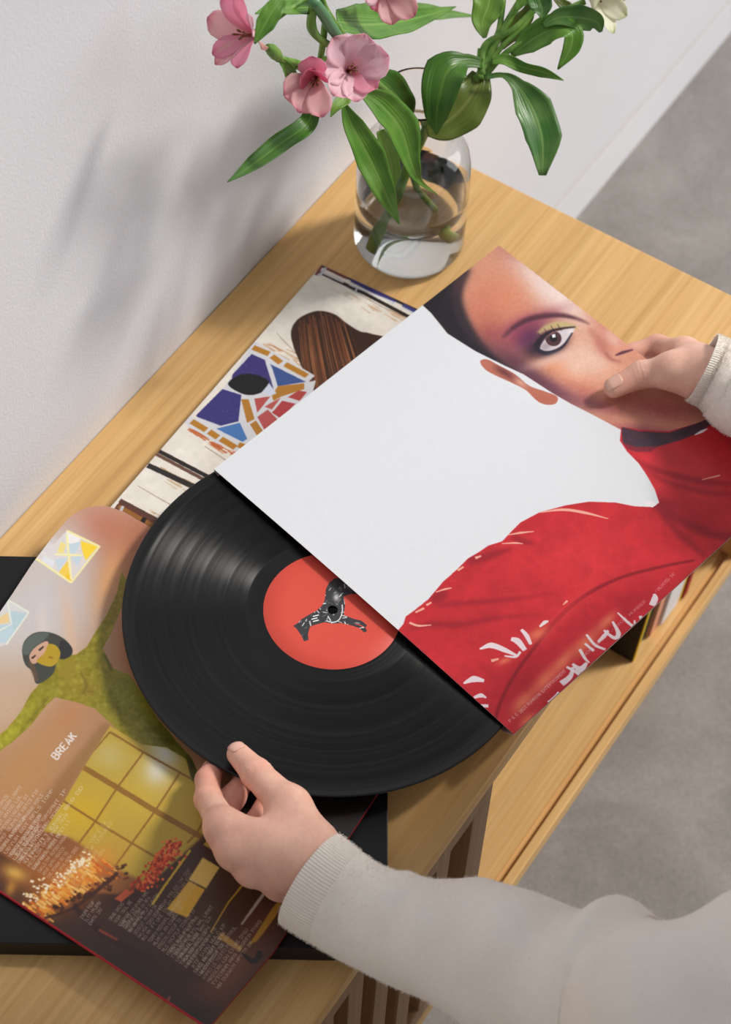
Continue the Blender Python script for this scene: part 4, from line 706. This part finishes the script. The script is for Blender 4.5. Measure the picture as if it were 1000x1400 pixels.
flower(pk, f2, toC - .1 * C_R - .45 * C_U, [(95, 34, 36, 60, MP_PINK), (150, 30, 30, 30, MP_DEEP), (60, 28, 30, 28, MP_DEEP), (200, 44, 42, 62, MP_STRIPE), (-75, 52, 34, 52, MP_STRIPE), (-120, 46, 36, 58, MP_STRIPE)])
f3 = at((341, 48), y=-.072)
flower(pk, f3, -.62 * C_R - .12 * C_U + .72 * toC, [(100, 58, 32, 62, MP_PINK), (62, 62, 30, 56, MP_PINK), (150, 56, 40, 66, MP_STRIPE), (205, 50, 30, 60, MP_PINK), (-95, 44, 34, 58, MP_PINK), (20, 52, 28, 50, MP_PALE), (-140, 54, 26, 64, MP_STRIPE)][:7], throat=.014, scale=.86)
f4 = at((525, -16), y=-.078)
flower(pk, f4, toC + .5 * C_R - .7 * C_U, [(-30, 50, 34, 58, MP_STRIPE), (-75, 44, 34, 60, MP_STRIPE), (40, 46, 40, 60, MP_PALE), (110, 46, 40, 62, MP_PALE), (180, 44, 36, 60, MP_PALE), (-130, 30, 34, 60, MP_PINK)])
st(pk, [(436, -20), (470, -28), (512, -20)], [5, 4, 4], y=-.076, name='pedicel'); st(pk, [(436, -16), (400, 10), (366, 34), (346, 45)], [4, 3.5, 3.5, 4], y=-.071, name='pedicel'); st(pk, [(446, 16), (462, 60), (474, 92)], [5, 4.5, 4], y=-.082, name='pedicel'); st(pk, [(446, 20), (440, 70), (434, 100)], [5, 4.5, 4], y=-.076, name='pedicel')
# stem with a white bloom, leaning to the right
wt = thing('white_flower_stem', 'stem with drooping leaves and a cream bloom leaning right out of the vase', 'flower stem', (VB[0], VB[1], .01))
nd = at((655, 106), d=D0 - .035)
tube('stem', [VB + (-.024, .014, .010), VB + (-.016, .008, .05), VB + (-.006, 0, .10), VB + (.012, -.014, .160), nd * .5 + (VB + (.012, -.014, .160)) * .5 + np.array([0, 0, .004]), nd], [.0042, .0042, .0040, .0038, .0036, .0036], M_STEM, wt, 12)
DR = -.035
for P, r in (([(655, 108), (668, 78), (692, 34), (716, -6), (730, -30)], [7, 5.5, 5, 5, 4]), ([(657, 104), (662, 76), (680, 48), (686, 20), (690, -20)], [5, 4, 4, 4, 4]), ([(658, 102), (664, 62), (700, 42), (724, 20), (745, 0), (760, -30)], [5, 5, 4.5, 4, 4, 4]), ([(664, 102), (690, 74), (722, 50), (735, 30), (760, 20), (800, 2)], [5, 4, 4, 4, 4, 4.5]), ([(662, 96), (690, 60), (716, 36), (738, 2)], [4, 3.5, 3.5, 3])): st(wt, P, r, d=DR - .004 * random.random(), name='branch')
lf(wt, [(660, 87, -.040), (636, 84, -.046), (612, 98, -.056), (601, 132, -.058), (597, 160, -.052), (597, 184, -.046)], [13, 20, 62, 48, 30, 2], ML_DARK, [0, 0, -18, -14, -8, 0], .12, d=DR, seed=21)
lf(wt, [(658, 102, -.034), (648, 126, -.038), (630, 150, -.040), (604, 172, -.042), (583, 180, -.042)], [26, 52, 66, 46, 14], ML_OLIVE, [0, 4, 8, 6, 0], .05, d=DR, seed=22)
lf(wt, [(662, 106), (688, 103), (708, 117), (727, 148), (741, 190), (742, 240)], [7, 7, 20, 54, 52, 10], ML_BLUE, [0, 0, 0, 12, 16, 4], .16, d=DR - .01, seed=23)
lf(wt, [(672, 84), (690, 82), (716, 92), (742, 98), (771, 110)], [9, 17, 15, 16, 1], ML_MID, [0, 20, -30, -44, 0], .15, d=DR - .006, seed=24)
lf(wt, [(700, 76, -.034), (722, 58, -.038), (752, 42, -.044), (780, 44, -.050), (780, 66, -.046), (763, 95, -.042)], [6, 32, 40, 34, 26, 2], ML_MID, [0, 0, 8, 30, 24, 0], .14, d=DR, seed=25)
lf(wt, [(742, 36), (764, 24), (792, 24), (816, 30), (822, 44)], [6, 22, 34, 26, 4], ML_BLUE, [0, 0, -10, -30, -20], .16, d=DR - .012, seed=26)
lf(wt, [(663, 52), (660, 30), (668, 6), (672, -24)], [5, 30, 44, 30], ML_LIGHT, 0, .14, d=DR, seed=27)
lf(wt, [(732, -24), (736, -4), (741, 12), (742, 25)], [26, 34, 28, 4], ML_BLUE, 0, .2, d=DR - .02, seed=28)
lf(wt, [(686, 66), (704, 44), (720, 22), (726, 4)], [8, 26, 24, 8], ML_OLIVE, 20, .1, d=DR + .008, seed=29)
lf(wt, [(655, 66), (656, 84), (657, 102)], [3, 8, 6], ML_MID, 0, .2, d=DR - .004, seed=30)
lf(wt, [(706, 14), (716, -2), (724, -20)], [6, 18, 20], ML_MID, 10, .1, d=DR - .008, seed=31)
lf(wt, [(756, -8), (776, 10), (800, 14)], [8, 16, 3], ML_OLIVE, 0, .1, d=DR + .004, seed=32)
f5 = at((806, -10), d=D0 + DR)
flower(wt, f5, .75 * C_R - .55 * C_U + .5 * toC, [(-60, 62, 26, 40, MP_CREAM), (-10, 58, 30, 34, MP_CREAM), (50, 56, 34, 44, MP_CREAM), (110, 56, 34, 44, MP_CREAM), (180, 50, 32, 44, MP_CREAM), (-120, 40, 28, 44, MP_CREAM)])
# ------------------------------------------------------------------ smooth bodies: signed distance + surface nets
def smin(a, b, k):
    h = np.clip(.5 + .5 * (b - a) / k, 0, 1); return b * (1 - h) + a * h - k * h * (1 - h)
def d_cap(P, a, b, ra, rb):
    ab = b - a; t = np.clip(((P - a) @ ab) / (ab @ ab + 1e-12), 0, 1); return np.linalg.norm(P - (a + t[..., None] * ab), axis=-1) - (ra + (rb - ra) * t)
def d_ell(P, c, R, rad):
    q = (P - c) @ R.T; k0 = np.linalg.norm(q / rad, axis=-1); k1 = np.linalg.norm(q / (rad * rad), axis=-1) + 1e-9; return k0 * (k0 - 1) / k1
def prim_d(P, p):
    return d_cap(P, p[1], p[2], p[3], p[4]) if p[0] == 'c' else d_ell(P, p[1], p[2], p[3])
def prim_box(p):
    if p[0] == 'c': r = max(p[3], p[4]); return np.minimum(p[1], p[2]) - r, np.maximum(p[1], p[2]) + r
    r = float(max(p[3])); return p[1] - r, p[1] + r
def sdf_at(P, prims, mods=()):
    D = np.full(P.shape[:-1], 1.0)
    for p in prims: D = smin(D, prim_d(P, p), p[-1])
    for f in mods: D = D + f(P)
    return D
def surface_nets(prims, h, mods=(), pad=.012):
    lo = np.min([prim_box(p)[0] for p in prims], 0) - pad; hi = np.max([prim_box(p)[1] for p in prims], 0) + pad
    n = np.ceil((hi - lo) / h).astype(int) + 1; ax = [lo[i] + h * np.arange(n[i]) for i in range(3)]; D = np.full(n, .05)
    for p in prims:
        a, b = prim_box(p); m_ = p[-1] + 3 * h; i0 = np.maximum(0, np.floor((a - m_ - lo) / h).astype(int)); i1 = np.minimum(n, np.ceil((b + m_ - lo) / h).astype(int) + 1)
        G = np.stack(np.meshgrid(*[ax[i][i0[i]:i1[i]] for i in range(3)], indexing='ij'), -1); s_ = tuple(slice(i0[i], i1[i]) for i in range(3)); D[s_] = smin(D[s_], prim_d(G, p), p[-1])
    if mods:
        near = np.abs(D) < 4 * h; G = np.stack(np.meshgrid(*ax, indexing='ij'), -1)[near]; v = D[near]
        for f in mods: v = v + f(G)
        D[near] = v
    ins = D < 0; c = n - 1; corners = [(i, j, k) for i in (0, 1) for j in (0, 1) for k in (0, 1)]
    sub = lambda A, o: A[o[0]:o[0] + c[0], o[1]:o[1] + c[1], o[2]:o[2] + c[2]]
    cnt = sum(sub(ins, o).astype(int) for o in corners); act = (cnt > 0) & (cnt < 8); idx = np.full(c, -1); idx[act] = np.arange(act.sum()); acc = np.zeros((act.sum(), 3)); w = np.zeros(act.sum())
    for o in corners:
        for d in range(3):
            if o[d]: continue
            o2 = list(o); o2[d] = 1; a = sub(D, o)[act]; b = sub(D, o2)[act]; x = (a < 0) != (b < 0); t = np.where(x, a / np.where(x, a - b, 1), 0); p = np.tile(np.array(o, float), (len(a), 1)); p[:, d] += t; acc += p * x[:, None]; w += x
    V = lo + h * (np.argwhere(act) + acc / w[:, None]); F = []
    for d in range(3):
        e, f = [(1, 2), (2, 0), (0, 1)][d]; A = [slice(None)] * 3; B = [slice(None)] * 3; A[d] = slice(0, n[d] - 1); B[d] = slice(1, n[d]); sa, sb = ins[tuple(A)], ins[tuple(B)]; cr = np.argwhere(sa != sb)
        cr = cr[(cr[:, e] > 0) & (cr[:, f] > 0) & (cr[:, e] < n[e] - 1) & (cr[:, f] < n[f] - 1)]; q = []
        for oe, of in ((-1, -1), (0, -1), (0, 0), (-1, 0)): z = cr.copy(); z[:, e] += oe; z[:, f] += of; q.append(idx[z[:, 0], z[:, 1], z[:, 2]])
        Q = np.stack(q, 1); flip = ~sa[cr[:, 0], cr[:, 1], cr[:, 2]]; Q[flip] = Q[flip][:, ::-1]; F.append(Q)
    return V, np.vstack(F)
def pz(x, y, z): return at((x, y), z=z)
def finger(js, rs, k=.0045, kr=.009):
    out = []
    for i in range(len(js) - 1): out.append(('c', js[i], js[i + 1], rs[i], rs[i + 1], kr if i == 0 else k))
    return out
def crease(j, ax, dor, amp=.00035, wl=.0030, span=.0060, rad=.013):
    # knuckle folds: fine grooves across the finger on its outer side
    ax = ax / np.linalg.norm(ax); dor = dor / np.linalg.norm(dor)
    def f(P):
        q = P - j; s_ = q @ ax; r = np.linalg.norm(q - s_[..., None] * ax, axis=-1); side = np.clip((q @ dor) / .004, 0, 1)
        return amp * np.exp(-(s_ / span) ** 2) * np.cos(2 * math.pi * s_ / wl) * side * (r < rad)
    return f
def hand(W, F_dir, mcp, fingers, thumb, pal, side_thumb, ws=1.0):
    pr = []
    # wrist and forearm stub: two bones side by side make it wider than deep
    lat = side_thumb / np.linalg.norm(side_thumb)
    for s_ in (-1, 1): pr.append(('c', W + F_dir * .040 + lat * .0095 * ws * s_, W + lat * .0115 * ws * s_, .0165 * ws, .0165 * ws, .014))
    for i, mj in enumerate(mcp):
        b = W + lat * (.013 - .009 * i) * ws; pr.append(('c', b, mj, .0160 * ws, (.0118, .0118, .0110, .0100)[i], .013))
    cm = np.mean(mcp, 0) * .55 + W * .45; pr.append(('c', W * .6 + cm * .4 + pal * .004, cm + pal * .003, .0150 * ws, .0140, .015))
    for i, mj in enumerate(mcp): pr.append(('c', mj - pal * .0022, mj * .93 + W * .07 - pal * .0018, (.0117, .0118, .0110, .0100)[i], .008, .004))
    R4 = ((.0108, .0092, .0082, .0070), (.0108, .0094, .0084, .0072), (.0102, .0088, .0080, .0068), (.0090, .0078, .0070, .0060))
    for i, f in enumerate(fingers): pr += finger([mcp[i]] + list(f), R4[i], .0035, .008)
    pr.append(('c', thumb[0], thumb[1], .0185 * ws ** .6, .0132, .013)); pr.append(('c', thumb[1], thumb[2], .0128, .0100, .006)); pr.append(('c', thumb[2], thumb[3], .0102, .0080, .004))
    pr.append(('c', thumb[1], mcp[0] * .55 + W * .45, .0085, .010, .014))     # web between thumb and index
    return pr
SK0, SK1, SK2 = np.array(lin(236, 190, 169)), np.array(lin(224, 146, 128)), np.array(lin(238, 194, 176))
M = NT('skin', .48, .35); ca = M.n('ShaderNodeVertexColor', layer_name='tone'); nz = M.noise(M.coords(), 380, 3, .6); nb = M.noise(M.coords(), 70, 3, .6)
x_ = M.mix(M.ramp(nb, [(.35, (0, 0, 0)), (.7, (.35, .35, .35))]), ca, lin(206, 140, 124)); y_ = M.mix(1.0, x_, M.ramp(nz, [(.3, (.95, .94, .94)), (.7, (1.03, 1.02, 1.02))]), 'MULTIPLY'); M.l(y_, 2, 'Base Color')
M.b.inputs['Subsurface Weight'].default_value = .18; M.b.inputs['Subsurface Radius'].default_value = (.9, .35, .2); M.b.inputs['Subsurface Scale'].default_value = .004; M.bump(nz, .16, .0004); M_SKIN = M.m
M_NAIL = plain('nail', lin(232, 184, 166), .3, .5)
def nail(parent, prims, tip, d, dor, w=.0105, L=.0125, back=.004):
    d = d / np.linalg.norm(d); s_ = np.cross(d, dor); s_ /= np.linalg.norm(s_); n_ = np.cross(s_, d); V = []; nu, nv = 12, 11
    for i in range(nu):
        for j in range(nv):
            t = i / (nu - 1); q = 2 * j / (nv - 1) - 1; ww = w * .5 * (1 - .12 * (2 * t - 1) ** 2) * (1 if t < .8 else math.sqrt(max(.25, 1 - ((t - .8) / .26) ** 2))) * (1 if t > .18 else math.sqrt(max(.3, 1 - ((.18 - t) / .22) ** 2)))
            V.append(tip + d * (-back + (t - .5) * L) + s_ * q * ww + n_ * .012)
    V = np.array(V)
    for _ in range(30): V = V - n_ * np.clip(sdf_at(V, prims) - .00035, -.002, .002)[:, None] * .7
    V = V + 0; o = mesh_np('fingernail', V, grid_faces(nu, nv), M_NAIL, parent, True, off=off_of(parent)); md = o.modifiers.new('thickness', 'SOLIDIFY'); md.thickness = .0005; md.offset = 0
    return o

person = thing('person', 'person in a cream wool sweater reaching in from the lower right with both hands', 'person', (-0.295, -.90, ZF))
# left hand: thumb on the record, fingers curled under its rim
LW = pz(443, 1194, .064); L_el = np.array([-.628, -.640, .190]); L_sh = np.array([-0.455, -.730, .430])
l_m = [pz(306, 1130, .080), pz(322, 1161, .077), pz(347, 1186, .067), pz(384, 1206, .053)]
l_f = [[pz(285, 1093, .053), pz(284, 1066, .041), pz(295, 1047, .0365)], [pz(298, 1124, .042), pz(319, 1090, .036), pz(334, 1066, .0365)], [pz(330, 1158, .040), pz(350, 1126, .036), pz(362, 1100, .037)], [pz(368, 1184, .038), pz(384, 1160, .036), pz(392, 1140, .037)]]
l_t = [pz(420, 1150, .070), pz(396, 1104, .073), pz(351, 1058, .0645), pz(326, 1031, .0565)]
LD = pz(520, 1258, .071) - LW; LD = LD / np.linalg.norm(LD)
lat = l_m[0] - l_m[3]; lat = lat - LD * (lat @ LD); palL = np.cross(l_m[0] - LW, l_m[3] - LW); palL /= np.linalg.norm(palL); palL = palL if palL[2] < 0 else -palL
LH = hand(LW, LD, l_m, l_f, l_t, palL, lat)
dorT = np.cross(l_t[3] - l_t[2], np.cross(np.array([.35, .25, 1.]), l_t[3] - l_t[2]))
lm_ = [crease(l_t[2], l_t[3] - l_t[1], dorT, .00040), crease(l_f[0][0], l_f[0][1] - l_m[0], -palL + .6 * C_R * -1, .0003), crease(l_f[0][1], l_f[0][2] - l_f[0][0], -palL - C_R, .0002)]
# right hand: thumb on the white sleeve, fingers beneath it
RW = at((979, 512), d=float((pz(962, 502, .094) - CAM) @ C_F)); R_el = np.array([-.165, -.600, .170]); R_sh = np.array([-0.130, -.720, .430])
r_m = [pz(935, 485, .075), pz(946, 502, .067), pz(954, 518, .064), pz(962, 532, .064)]
r_f = [[pz(899, 474, .057), pz(866, 484, .0535), pz(844, 494, .054)], [pz(915, 500, .0500), pz(878, 506, .0505), pz(852, 514, .0515)], [pz(925, 524, .0485), pz(892, 530, .0495), pz(866, 536, .0505)], [pz(938, 545, .0490), pz(914, 551, .0490), pz(895, 555, .0500)]]
r_t = [pz(944, 515, .088), pz(921, 507, .087), pz(878, 512, .0795), pz(840, 530, .0735)]
RD = at((1036, 542), d=float((pz(962, 502, .094) - CAM) @ C_F) - .014) - RW; RD = RD / np.linalg.norm(RD); lat2 = r_t[0] - r_m[3]; lat2 = lat2 - RD * (lat2 @ RD); palR = np.array([-.3, .3, -.6])
RH = hand(RW, RD, r_m, r_f, r_t, palR / np.linalg.norm(palR), lat2, .74)
dorR = np.array([.1, -.1, 1.]); rm_ = [crease(r_t[2], r_t[3] - r_t[1], dorR, .00035)]
def skin_col(V, hot):
    c = np.tile(SK0, (len(V), 1))
    for p, s_, a in hot: w = (a * np.exp(-(np.linalg.norm(V - p, axis=1) / s_) ** 2))[:, None]; c = c * (1 - w) + SK1 * w
    return c
hotL = [(f[2], .014, .8) for f in l_f] + [(f[0], .014, .6) for f in l_f] + [(q, .013, .45) for q in l_m] + [(l_t[2], .012, .45), (l_f[0][1], .014, .7)]
hotR = [(f[2], .014, .8) for f in r_f] + [(f[0], .016, .6) for f in r_f] + [(q, .013, .4) for q in r_m] + [(r_t[2] * .4 + r_t[3] * .6, .013, .55)]
VL, FL = surface_nets(LH, .00125, lm_); VR, FR = surface_nets(RH, .00125, rm_)
# the rest of the body, coarse: forearms, upper arms, neck, head
HD = np.array([-0.285, -.665, .690])
def c_(a, b, ra, rb, k=.03): return ('c', np.array(a, float), np.array(b, float), ra, rb, k)
I3 = np.eye(3)
LP = [pz(424, 1202, .066), pz(452, 1222, .066), pz(484, 1241, .067), pz(520, 1258, .071), pz(572, 1278, .078), pz(660, 1305, .092), pz(755, 1345, .114), pz(845, 1372, .146), pz(915, 1396, .182), L_el + np.array([.01, -.03, .03]), L_el * .5 + L_sh * .5, L_sh]
_d = float((pz(962, 502, .094) - CAM) @ C_F)
RP = [at((960, 502), d=_d), at((979, 511), d=_d), at((1000, 522), d=_d - .004), at((1036, 542), d=_d - .014), RW * .45 + R_el * .55, R_el, R_el * .5 + R_sh * .5, R_sh]
CL, CR = catmull(LP, 23), catmull(RP, 15)
BODY = [c_(CL[i], CL[i + 1], .021 + .0011 * (i - 5), .021 + .0011 * (i - 4), .003) for i in range(5, 22)] + [c_(CR[i], CR[i + 1], .017 + .002 * (i - 5), .019 + .002 * (i - 5), .003) for i in range(5, 14)]
BODY += [c_(L_sh, R_sh, .055, .055, .05), c_((-0.295, -.86, .02), (-0.295, -.74, .38), .115, .12, .06), c_((-0.295, -.72, .44), (-0.285, -.69, .61), .055, .052, .04),
        ('e', HD, I3, np.array([.074, .094, .112]), .02), ('e', HD + [0, .028, -.062], I3, np.array([.052, .060, .052]), .03), c_(HD + [0, .085, -.005], HD + [0, .108, -.034], .009, .013, .014), c_(HD + [-.022, .083, -.068], HD + [.022, .083, -.068], .007, .007, .012),
        ('e', HD + [-.076, 0, -.02], I3, np.array([.010, .020, .030]), .008), ('e', HD + [.076, 0, -.02], I3, np.array([.010, .020, .030]), .008)]
VB_, FB = surface_nets(BODY, .006, pad=.03)
Vs, Fs, Cs, off_ = [], [], [], 0
for V, F, hot in ((VL, FL, hotL), (VR, FR, hotR), (VB_, FB, [])):
    Vs.append(V); Fs.append(F + off_); Cs.append(skin_col(V, hot)); off_ += len(V)
body = mesh_np('body', np.vstack(Vs), np.vstack(Fs), M_SKIN, person, True, off=off_of(person))
at_ = body.data.color_attributes.new('tone', 'FLOAT_COLOR', 'POINT'); cc = np.ones((off_, 4), np.float32); cc[:, :3] = np.vstack(Cs); at_.data.foreach_set('color', cc.ravel())
nail(body, LH, l_t[3], l_t[3] - l_t[2], np.array([-.25, -.1, 1.]) * 1.0 + .55 * C_U, .0105, .0115, -.0010).location = (0, 0, 0)
nail(body, RH, r_t[3], r_t[3] - r_t[2], dorR + .1 * C_U, .0108, .0135, .0005)
nail(body, LH, l_f[0][2], l_f[0][2] - l_f[0][1], -C_R + .3 * C_U + np.array([0, 0, .3]), .0085, .0100, .001)
for o in list(body.children): o.location = (0, 0, 0); o.parent = body; o.matrix_parent_inverse = Matrix.Identity(4)
for o in body.children:
    me = o.data; n_ = len(me.vertices); co = np.empty(n_ * 3); me.vertices.foreach_get('co', co); co = co.reshape(-1, 3) + off_of(body) - off_of(person); me.vertices.foreach_set('co', co.ravel()); me.update()
for s_ in (-1, 1):
    e_ = HD + np.array([s_ * .031, .082, .002]); Ve, Fe = surface_nets([('e', e_, I3, np.array([.013, .012, .011]), .001)], .003, pad=.01); mesh_np('eye', Ve, Fe, plain('eye_white', lin(224, 220, 216), .2), person, True, off=off_of(person))
HAIR = [('e', HD + [0, -.022, .030], I3, np.array([.086, .100, .105]), .02), c_(HD + [-.062, -.05, -.02], HD + [-.05, -.06, -.13], .035, .022), c_(HD + [.062, -.05, -.02], HD + [.05, -.06, -.13], .035, .022), c_(HD + [0, -.08, 0], HD + [0, -.07, -.15], .04, .03)]
Vh, Fh = surface_nets(HAIR, .006, pad=.03); mesh_np('hair', Vh, Fh, plain('brown_hair', lin(60, 42, 32), .5), person, True, off=off_of(person))
# trousers: kneeling on the floor in front of the cabinet
Vt, Ft = surface_nets([c_((-0.375, -.87, -.02), (-0.385, -.80, -.41), .085, .06), c_((-0.215, -.87, -.02), (-0.205, -.80, -.41), .085, .06), c_((-0.385, -.80, -.43), (-0.385, -1.18, -.45), .058, .045), c_((-0.205, -.80, -.43), (-0.205, -1.18, -.45), .058, .045), c_((-0.355, -.87, .0), (-0.235, -.87, .0), .11, .11, .05)], .008, pad=.04)
mesh_np('trousers', Vt, Ft, plain('dark_cloth', lin(52, 54, 64), .85), person, True, off=off_of(person))
for x in (-.385, -.205):
    Vf, Ff = surface_nets([c_((x, -1.20, -.462), (x, -1.36, -.470), .036, .026)], .006, pad=.03); mesh_np('sock', Vf, Ff, plain('grey_sock', lin(120, 120, 124), .9), person, True, off=off_of(person))

# ------------------------------------------------------------------ sweater
m = NT('cream_wool', .95, .1); uvn = m.n('ShaderNodeUVMap'); kn = m.n('ShaderNodeMapping', {'Vector': uvn, 'Scale': (1, 1, 1)}); sp = m.n('ShaderNodeSeparateXYZ', {0: kn})
nz = m.noise(m.coords(), 900, 4, .7); nl = m.noise(m.coords(), 26, 3); cr = m.ramp(nl, [(.3, lin(249, 239, 228)), (.7, lin(253, 246, 237))])
m.l(m.mix(1.0, cr, m.ramp(nz, [(.3, (.95, .95, .95)), (.7, (1.04, 1.04, 1.04))]), 'MULTIPLY'), 2, 'Base Color'); m.bump(nz, .7, .0012); m.b.inputs['Sheen Weight'].default_value = .35; m.b.inputs['Sheen Roughness'].default_value = .6; M_WOOL = m.m
m = NT('cream_rib', .95, .1); uvn = m.n('ShaderNodeUVMap'); sp = m.n('ShaderNodeSeparateXYZ', {0: uvn}); rb = m.n('ShaderNodeMath', {0: (sp, 'Y'), 1: 2 * math.pi * 92}, operation='MULTIPLY'); sn = m.n('ShaderNodeMath', {0: rb}, operation='SINE'); nz = m.noise(m.coords(), 900, 4, .7); ad = m.n('ShaderNodeMath', {0: sn, 1: nz}, operation='ADD')
m.l(m.ramp(m.n('ShaderNodeMapRange', {'Value': sn, 'From Min': -1.0, 'From Max': 1.0}), [(0, lin(230, 221, 211)), (1, lin(250, 242, 232))]), 0, 'Base Color'); m.bump(ad, .5, .0006); m.b.inputs['Sheen Weight'].default_value = .3; M_RIB = m.m
FUZZ = []
def sleeve(cuffN, pts, rad, flat, bumps, seed, u_cuff, fuzz_u):
    nu, nv = 190, 96; C = catmull(pts, nu); r = np.interp(np.linspace(0, len(rad) - 1, nu), np.arange(len(rad)), rad); k = np.exp(-.5 * (np.arange(-12, 13) / 5) ** 2); k /= k.sum(); r = np.convolve(np.pad(r, 12, mode='edge'), k, 'valid')
    T = np.gradient(C, axis=0); T /= np.linalg.norm(T, axis=1)[:, None]; ref = C_U; V = np.zeros((nu, nv, 3)); rn = np.random.default_rng(seed); ph = rn.uniform(0, 6.28, 12)
    Ls = np.concatenate([[0], np.cumsum(np.linalg.norm(np.diff(C, axis=0), axis=1))])
    for i in range(nu):
        u = i / (nu - 1); s_ = C_U - T[i] * (C_U @ T[i]); s_ /= np.linalg.norm(s_); b = np.cross(T[i], s_); ph_ = np.arange(nv) * 2 * math.pi / nv
        f = 1 + 0 * ph_; L = Ls[i]; amp = np.clip((u - u_cuff) / .08, 0, 1)
        f = f + amp * (.030 * np.sin(34 * L + 2 * np.sin(ph_ + ph[0]) + ph[1]) + .024 * np.sin(61 * L - 2 * ph_ + ph[2]) + .026 * np.sin(2 * ph_ + 19 * L + ph[3]) + .018 * np.sin(3 * ph_ - 47 * L + ph[4]))
        for (u0, su, a0, sa, am) in bumps: d = (np.degrees(ph_) - a0 + 180) % 360 - 180; f = f + am * np.exp(-((u - u0) / su) ** 2 - (d / sa) ** 2)
        rr = r[i] * f; V[i] = C[i] + (np.cos(ph_) * rr)[:, None] * s_ + (np.sin(ph_) * rr * flat)[:, None] * b
    ic = int(u_cuff * nu); uu, vv = np.meshgrid(np.linspace(0, 1, nu), np.arange(nv) / nv, indexing='ij')
    # first ring cut on a slant as the cuff's plane
    inn = []
    for q, (di, sc) in enumerate(((0, .97), (4, .93), (14, .90))): inn.append(C[di] + (V[di] - C[di]) * sc)
    VV = np.concatenate([np.array(inn[::-1]), V[:ic + 1]]); n1 = VV.shape[0]
    uvc = np.stack([np.repeat(np.arange(n1) / n1, nv), np.tile(np.minimum(np.arange(nv), nv - np.arange(nv)) * 2.0 / nv * .5, n1)], 1)
    cu = mesh_np('cuff', VV.reshape(-1, 3), grid_faces(n1, nv, True), M_RIB, None, True, uvc)
    md = cu.modifiers.new('smooth', 'SUBSURF'); md.levels = md.render_levels = 1
    W_ = V[ic - 2:]; n2 = W_.shape[0]; W_ = W_.copy(); W_[:3] = C[ic - 2:ic + 1, None, :] + (W_[:3] - C[ic - 2:ic + 1, None, :]) * np.array([.985, .995, 1.0])[:, None, None]
    for _ in range(14000):
        i = int(rn.uniform(fuzz_u[0], fuzz_u[1]) * (nu - 2)); j = rn.integers(nv); FUZZ.append((V[i, j] * rn.uniform() + V[i + 1, j] * 0, V[i, j], V[i + 1, j], V[i, (j + 1) % nv], C[i], rn.uniform(), rn.uniform(), rn.normal(size=3), rn.uniform(.0006, .0019)))
    return W_, cu
WL, cuL = sleeve(None, LP, [.0355, .0345, .0325, .0340, .0400, .0450, .0500, .0540, .0570, .0590, .0600, .0640], .88, [(.62, .024, 10, 55, .17), (.665, .026, 0, 50, -.08), (.56, .026, 20, 50, -.08), (.50, .03, 60, 40, .09), (.43, .022, -30, 50, .07), (.36, .022, 40, 50, -.06), (.30, .02, -20, 60, .05), (.71, .024, 0, 50, .08)], 3, .125, (.0, .72))
WR, cuR = sleeve(None, RP, [.0272, .0276, .0292, .0335, .0430, .0540, .0570, .0640], 1.0, [], 5, .15, (.0, .5))
TOR = [c_((-0.295, -.87, -.02), (-0.295, -.74, .37), .150, .155, .06), c_((-0.375, -.86, .0), (-0.385, -.75, .36), .12, .12, .06), c_((-0.215, -.86, .0), (-0.195, -.74, .36), .12, .12, .06), c_(L_sh, R_sh, .072, .072, .06), c_(L_sh, L_sh * .5 + L_el * .5, .070, .062, .04), c_(R_sh, R_sh * .5 + R_el * .5, .070, .062, .04), c_((-0.295, -.73, .45), (-0.290, -.705, .52), .066, .062, .03)]
VT, FT = surface_nets(TOR, .008, pad=.05)
Vs = [VT, WL.reshape(-1, 3), WR.reshape(-1, 3)]; n0 = len(VT); n1 = n0 + len(Vs[1])
Fs = [tuple(f) for f in FT] + [tuple(i + n0 for i in f) for f in grid_faces(WL.shape[0], 96, True)] + [tuple(i + n1 for i in f) for f in grid_faces(WR.shape[0], 96, True)]
sw = mesh_np('sweater', np.vstack(Vs), Fs, M_WOOL, person, True, off=off_of(person))
for q in (cuL, cuR):
    q.parent = sw; me = q.data; co = np.empty(len(me.vertices) * 3); me.vertices.foreach_get('co', co); me.vertices.foreach_set('co', (co.reshape(-1, 3) - off_of(person)).ravel()); me.update()
V = []; F = []
for (a0, p, p1, p2, c, a, b, nv_, L) in FUZZ:
    q = p + (p1 - p) * a + (p2 - p) * b; n_ = q - c; n_ = n_ / np.linalg.norm(n_); d = n_ + .75 * nv_ / np.linalg.norm(nv_); d /= np.linalg.norm(d); s_ = np.cross(d, nv_); s_ = s_ / np.linalg.norm(s_) * .00007; k = len(V)
    V += [q - s_, q + s_, q + d * L * .6 + s_ * .8 + n_ * L * .1, q + d * L + nv_ * L * .12]; F += [(k, k + 1, k + 2), (k, k + 2, k + 3)]
fz = mesh_np('wool_fuzz', V, F, M_WOOL, None, False, off=off_of(person)); fz.parent = sw; fz['kind'] = 'stuff'
